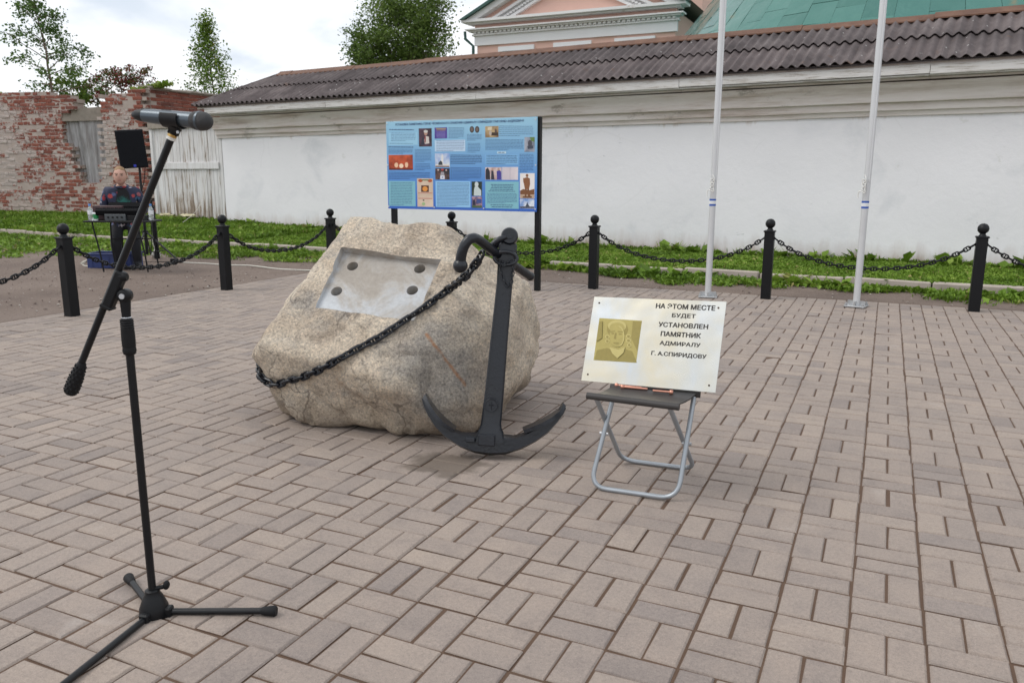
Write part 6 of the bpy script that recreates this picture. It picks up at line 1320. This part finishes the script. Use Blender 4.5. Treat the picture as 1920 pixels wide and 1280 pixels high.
RAD = {'pel': (.165, .125), 'waist': (.165, .115), 'chest': (.185, .120), 'neck0': (.075, .07), 'neck1': (.06, .058), 'shL': (.085, .08), 'shR': (.085, .08), 'elL': (.062, .062), 'elR': (.062, .062), 'haL': (.045, .045), 'haR': (.045, .045), 'hipL': (.10, .10), 'hipR': (.10, .10), 'knL': (.075, .075), 'knR': (.075, .075), 'anL': (.055, .055), 'anR': (.055, .055), 'toL': (.045, .035), 'toR': (.045, .035)}
ED = [('pel', 'waist'), ('waist', 'chest'), ('chest', 'neck0'), ('neck0', 'neck1'), ('chest', 'shL'), ('chest', 'shR'), ('shL', 'elL'), ('shR', 'elR'), ('elL', 'haL'), ('elR', 'haR'), ('pel', 'hipL'), ('pel', 'hipR'), ('hipL', 'knL'), ('hipR', 'knR'), ('knL', 'anL'), ('knR', 'anR'), ('anL', 'toL'), ('anR', 'toR')]
def skin(name, keys, edges, rad, J, root, sub=2):
    me = bpy.data.meshes.new(name); me.from_pydata([J[k] for k in keys], [(keys.index(a), keys.index(b)) for a, b in edges], [])
    o = bpy.data.objects.new(name, me); COL.objects.link(o); md = o.modifiers.new('s', 'SKIN'); md.use_smooth_shade = True
    for i, k in enumerate(keys): sv = me.skin_vertices[0].data[i]; sv.radius = rad[k]; sv.use_root = (k == root)
    o.modifiers.new('d', 'SUBSURF').levels = sub
    dg = bpy.context.evaluated_depsgraph_get(); m2 = bpy.data.meshes.new_from_object(o.evaluated_get(dg)); bpy.data.objects.remove(o); m2.polygons.foreach_set('use_smooth', [True]*len(m2.polygons)); return m2
M_SKIN = simple('skin', (.52, .30, .23), .55, var=.08, vs=20); M_TROU = simple('dark_trousers', (.016, .017, .022), .85, var=.3, vs=30); M_TEE = simple('black_shirt', (.012, .012, .014), .85)
t = MT('floral_jacket', .75); P_ = t.pos; v1 = t.voro(13, out='Color'); vd = t.voro(13); hsel = t.sepz(v1, 0)
c = t.ramp(hsel, (0, (.30, .03, .04)), (.25, (.42, .06, .06)), (.3, (.50, .46, .48)), (.42, (.42, .40, .48)), (.45, (.05, .14, .25)), (.6, (.30, .10, .12)), (.8, (.10, .12, .24)), (1, (.4, .3, .2)), interp='CONSTANT')
t.col(t.mix(t.ramp(t.math('ADD', vd, t.math('MULTIPLY', t.noise(60, 3), .4)), (.56, 1), (.64, 0)), (.022, .028, .062), c)); M_JACK = t.m
t = MT('printed_shirt', .85); nzp = t.noise(26, 4, .7); cen = tuple(PM @ Vector((.02, -.07, HT-.50))); dd_ = t.math('ADD', t.vm('DISTANCE', t.pos, cen), t.math('MULTIPLY', nzp, .16)); t.col(t.mix(t.ramp(dd_, (.145, .75), (.20, 0)), (.011, .011, .013), (.03, .20, .17))); M_TEEP = t.m
mb = skin('body', list(J), ED, RAD, J, 'pel')
for mm in (M_SKIN, M_JACK, M_TEEP, M_TROU, M_PLAS): mb.materials.append(mm)
# head into the same mesh
hm = MB(); hcx, hcy = 0, .025
hb = MB(); hb.ball((hcx, hcy, hz_), .115, 20, 16, (.74, .88, 1.08)); 
co = [v.copy() for v in hb.v]
for i, v in enumerate(co):
    l = v-Vector((hcx, hcy, hz_))
    if l.z < -.02: l.x *= 1-.9*(-l.z-.02); l.y -= .02*(-l.z-.02)/.1
    if l.y < -.05 and abs(l.x) < .022 and -.045 < l.z < .03: l.y -= .018*(1-abs(l.x)/.022)
    if l.y < 0 and .015 < abs(l.x) < .05 and 0 < l.z < .03: l.y += .008
    co[i] = l+Vector((hcx, hcy, hz_))
hb.v = co
bm = bmesh.new(); bm.from_mesh(mb); n0 = len(bm.verts); nf = len(bm.faces)
vv_ = [bm.verts.new(v) for v in hb.v]
for f in hb.f: q = bm.faces.new([vv_[i] for i in f]); q.smooth = True
bm.faces.ensure_lookup_table()
for f in bm.faces:
    c = f.calc_center_median()
    if c.z > HT-.262: mi = 0
    elif c.z < .075: mi = 4
    elif c.z < .60 and not (abs(c.x) < .2 and c.y > .2): mi = 3
    elif c.y < .06 and abs(c.x-.005) < .065+.055*max(0, min(1, (HT-.30-c.z)/.35)) and c.z > .62: mi = 2
    elif c.y > .22 and c.z < .74 and abs(c.x) < .10: mi = 0
    else: mi = 1
    f.material_index = mi
bm.to_mesh(mb); bm.free()
body = link('body', mb, None, man); body.matrix_local = Matrix.Translation(-ORG[man.name]) @ PM
def hp_part(nm, m, mat, sm=50): o = link(nm, m.mesh(nm, Vector(), sm), mat, man); o.matrix_local = Matrix.Translation(-ORG[man.name]) @ PM; return o
m = MB(); m.ball((hcx, hcy+.012, hz_+.014), .119, 20, 16, (.76, .88, 1.03)); keep = []
hv = m.v; m.f = [f for f in m.f if (lambda c: (c.z > hz_+.072) or (c.y > hcy+.015+(.03 if c.z < hz_+.02 else -.02) and c.z > hz_-.055))(sum((hv[i] for i in f), Vector())/len(f))]
hp_part('hair', m, simple('fair_hair', (.28, .17, .085), .7, var=.3, vs=60, bump=.4, bs=200))
m = MB(); [m.ball((sx*.086, hcy+.01, hz_-.005), .026, 10, 8, (.4, .7, 1.15)) for sx in (-1, 1)]; hp_part('ears', m, M_SKIN)
m = MB(); [m.box((sx*.034, hcy-.098, hz_+.030), (.038, .012, .008), Matrix.Rotation(sx*-.12, 3, 'Y')) for sx in (-1, 1)]; hp_part('eyebrows', m, simple('brow_hair', (.16, .09, .05), .8))
m = MB(); [m.ball((sx*.034, hcy-.090, hz_+.012), .011, 8, 6, (1.3, .6, .6)) for sx in (-1, 1)]; hp_part('eyes', m, simple('dark_eye', (.03, .025, .02), .3))
m = MB(); m.box((0, hcy-.093, hz_-.058), (.046, .012, .010), bev=.003); hp_part('lips', m, simple('lip', (.36, .13, .11), .5))
m = MB(); m.tube([(.085*math.cos(a), .058+.072*math.sin(a), HT-.262+.018*math.sin(a)) for a in [2*math.pi*i/20 for i in range(20)]], .014, 8, closed=True); hp_part('collar', m, M_JACK)
for sx in (-1, 1):
    for k in range(5):
        bx0 = Vector((sx*.06, .285, .70)); a = -.5+k*.25; L_ = (.055, .075, .08, .075, .06)[k]; d_ = Vector((-sx*math.cos(a)*.9, .25, -math.sin(a)-.2)).normalized(); m = MB(); m.tube([bx0, bx0+d_*L_*.55, bx0+d_*L_+Vector((0, -.015, -.01))], [.010, .009, .007], 8); hp_part('finger', m, M_SKIN)
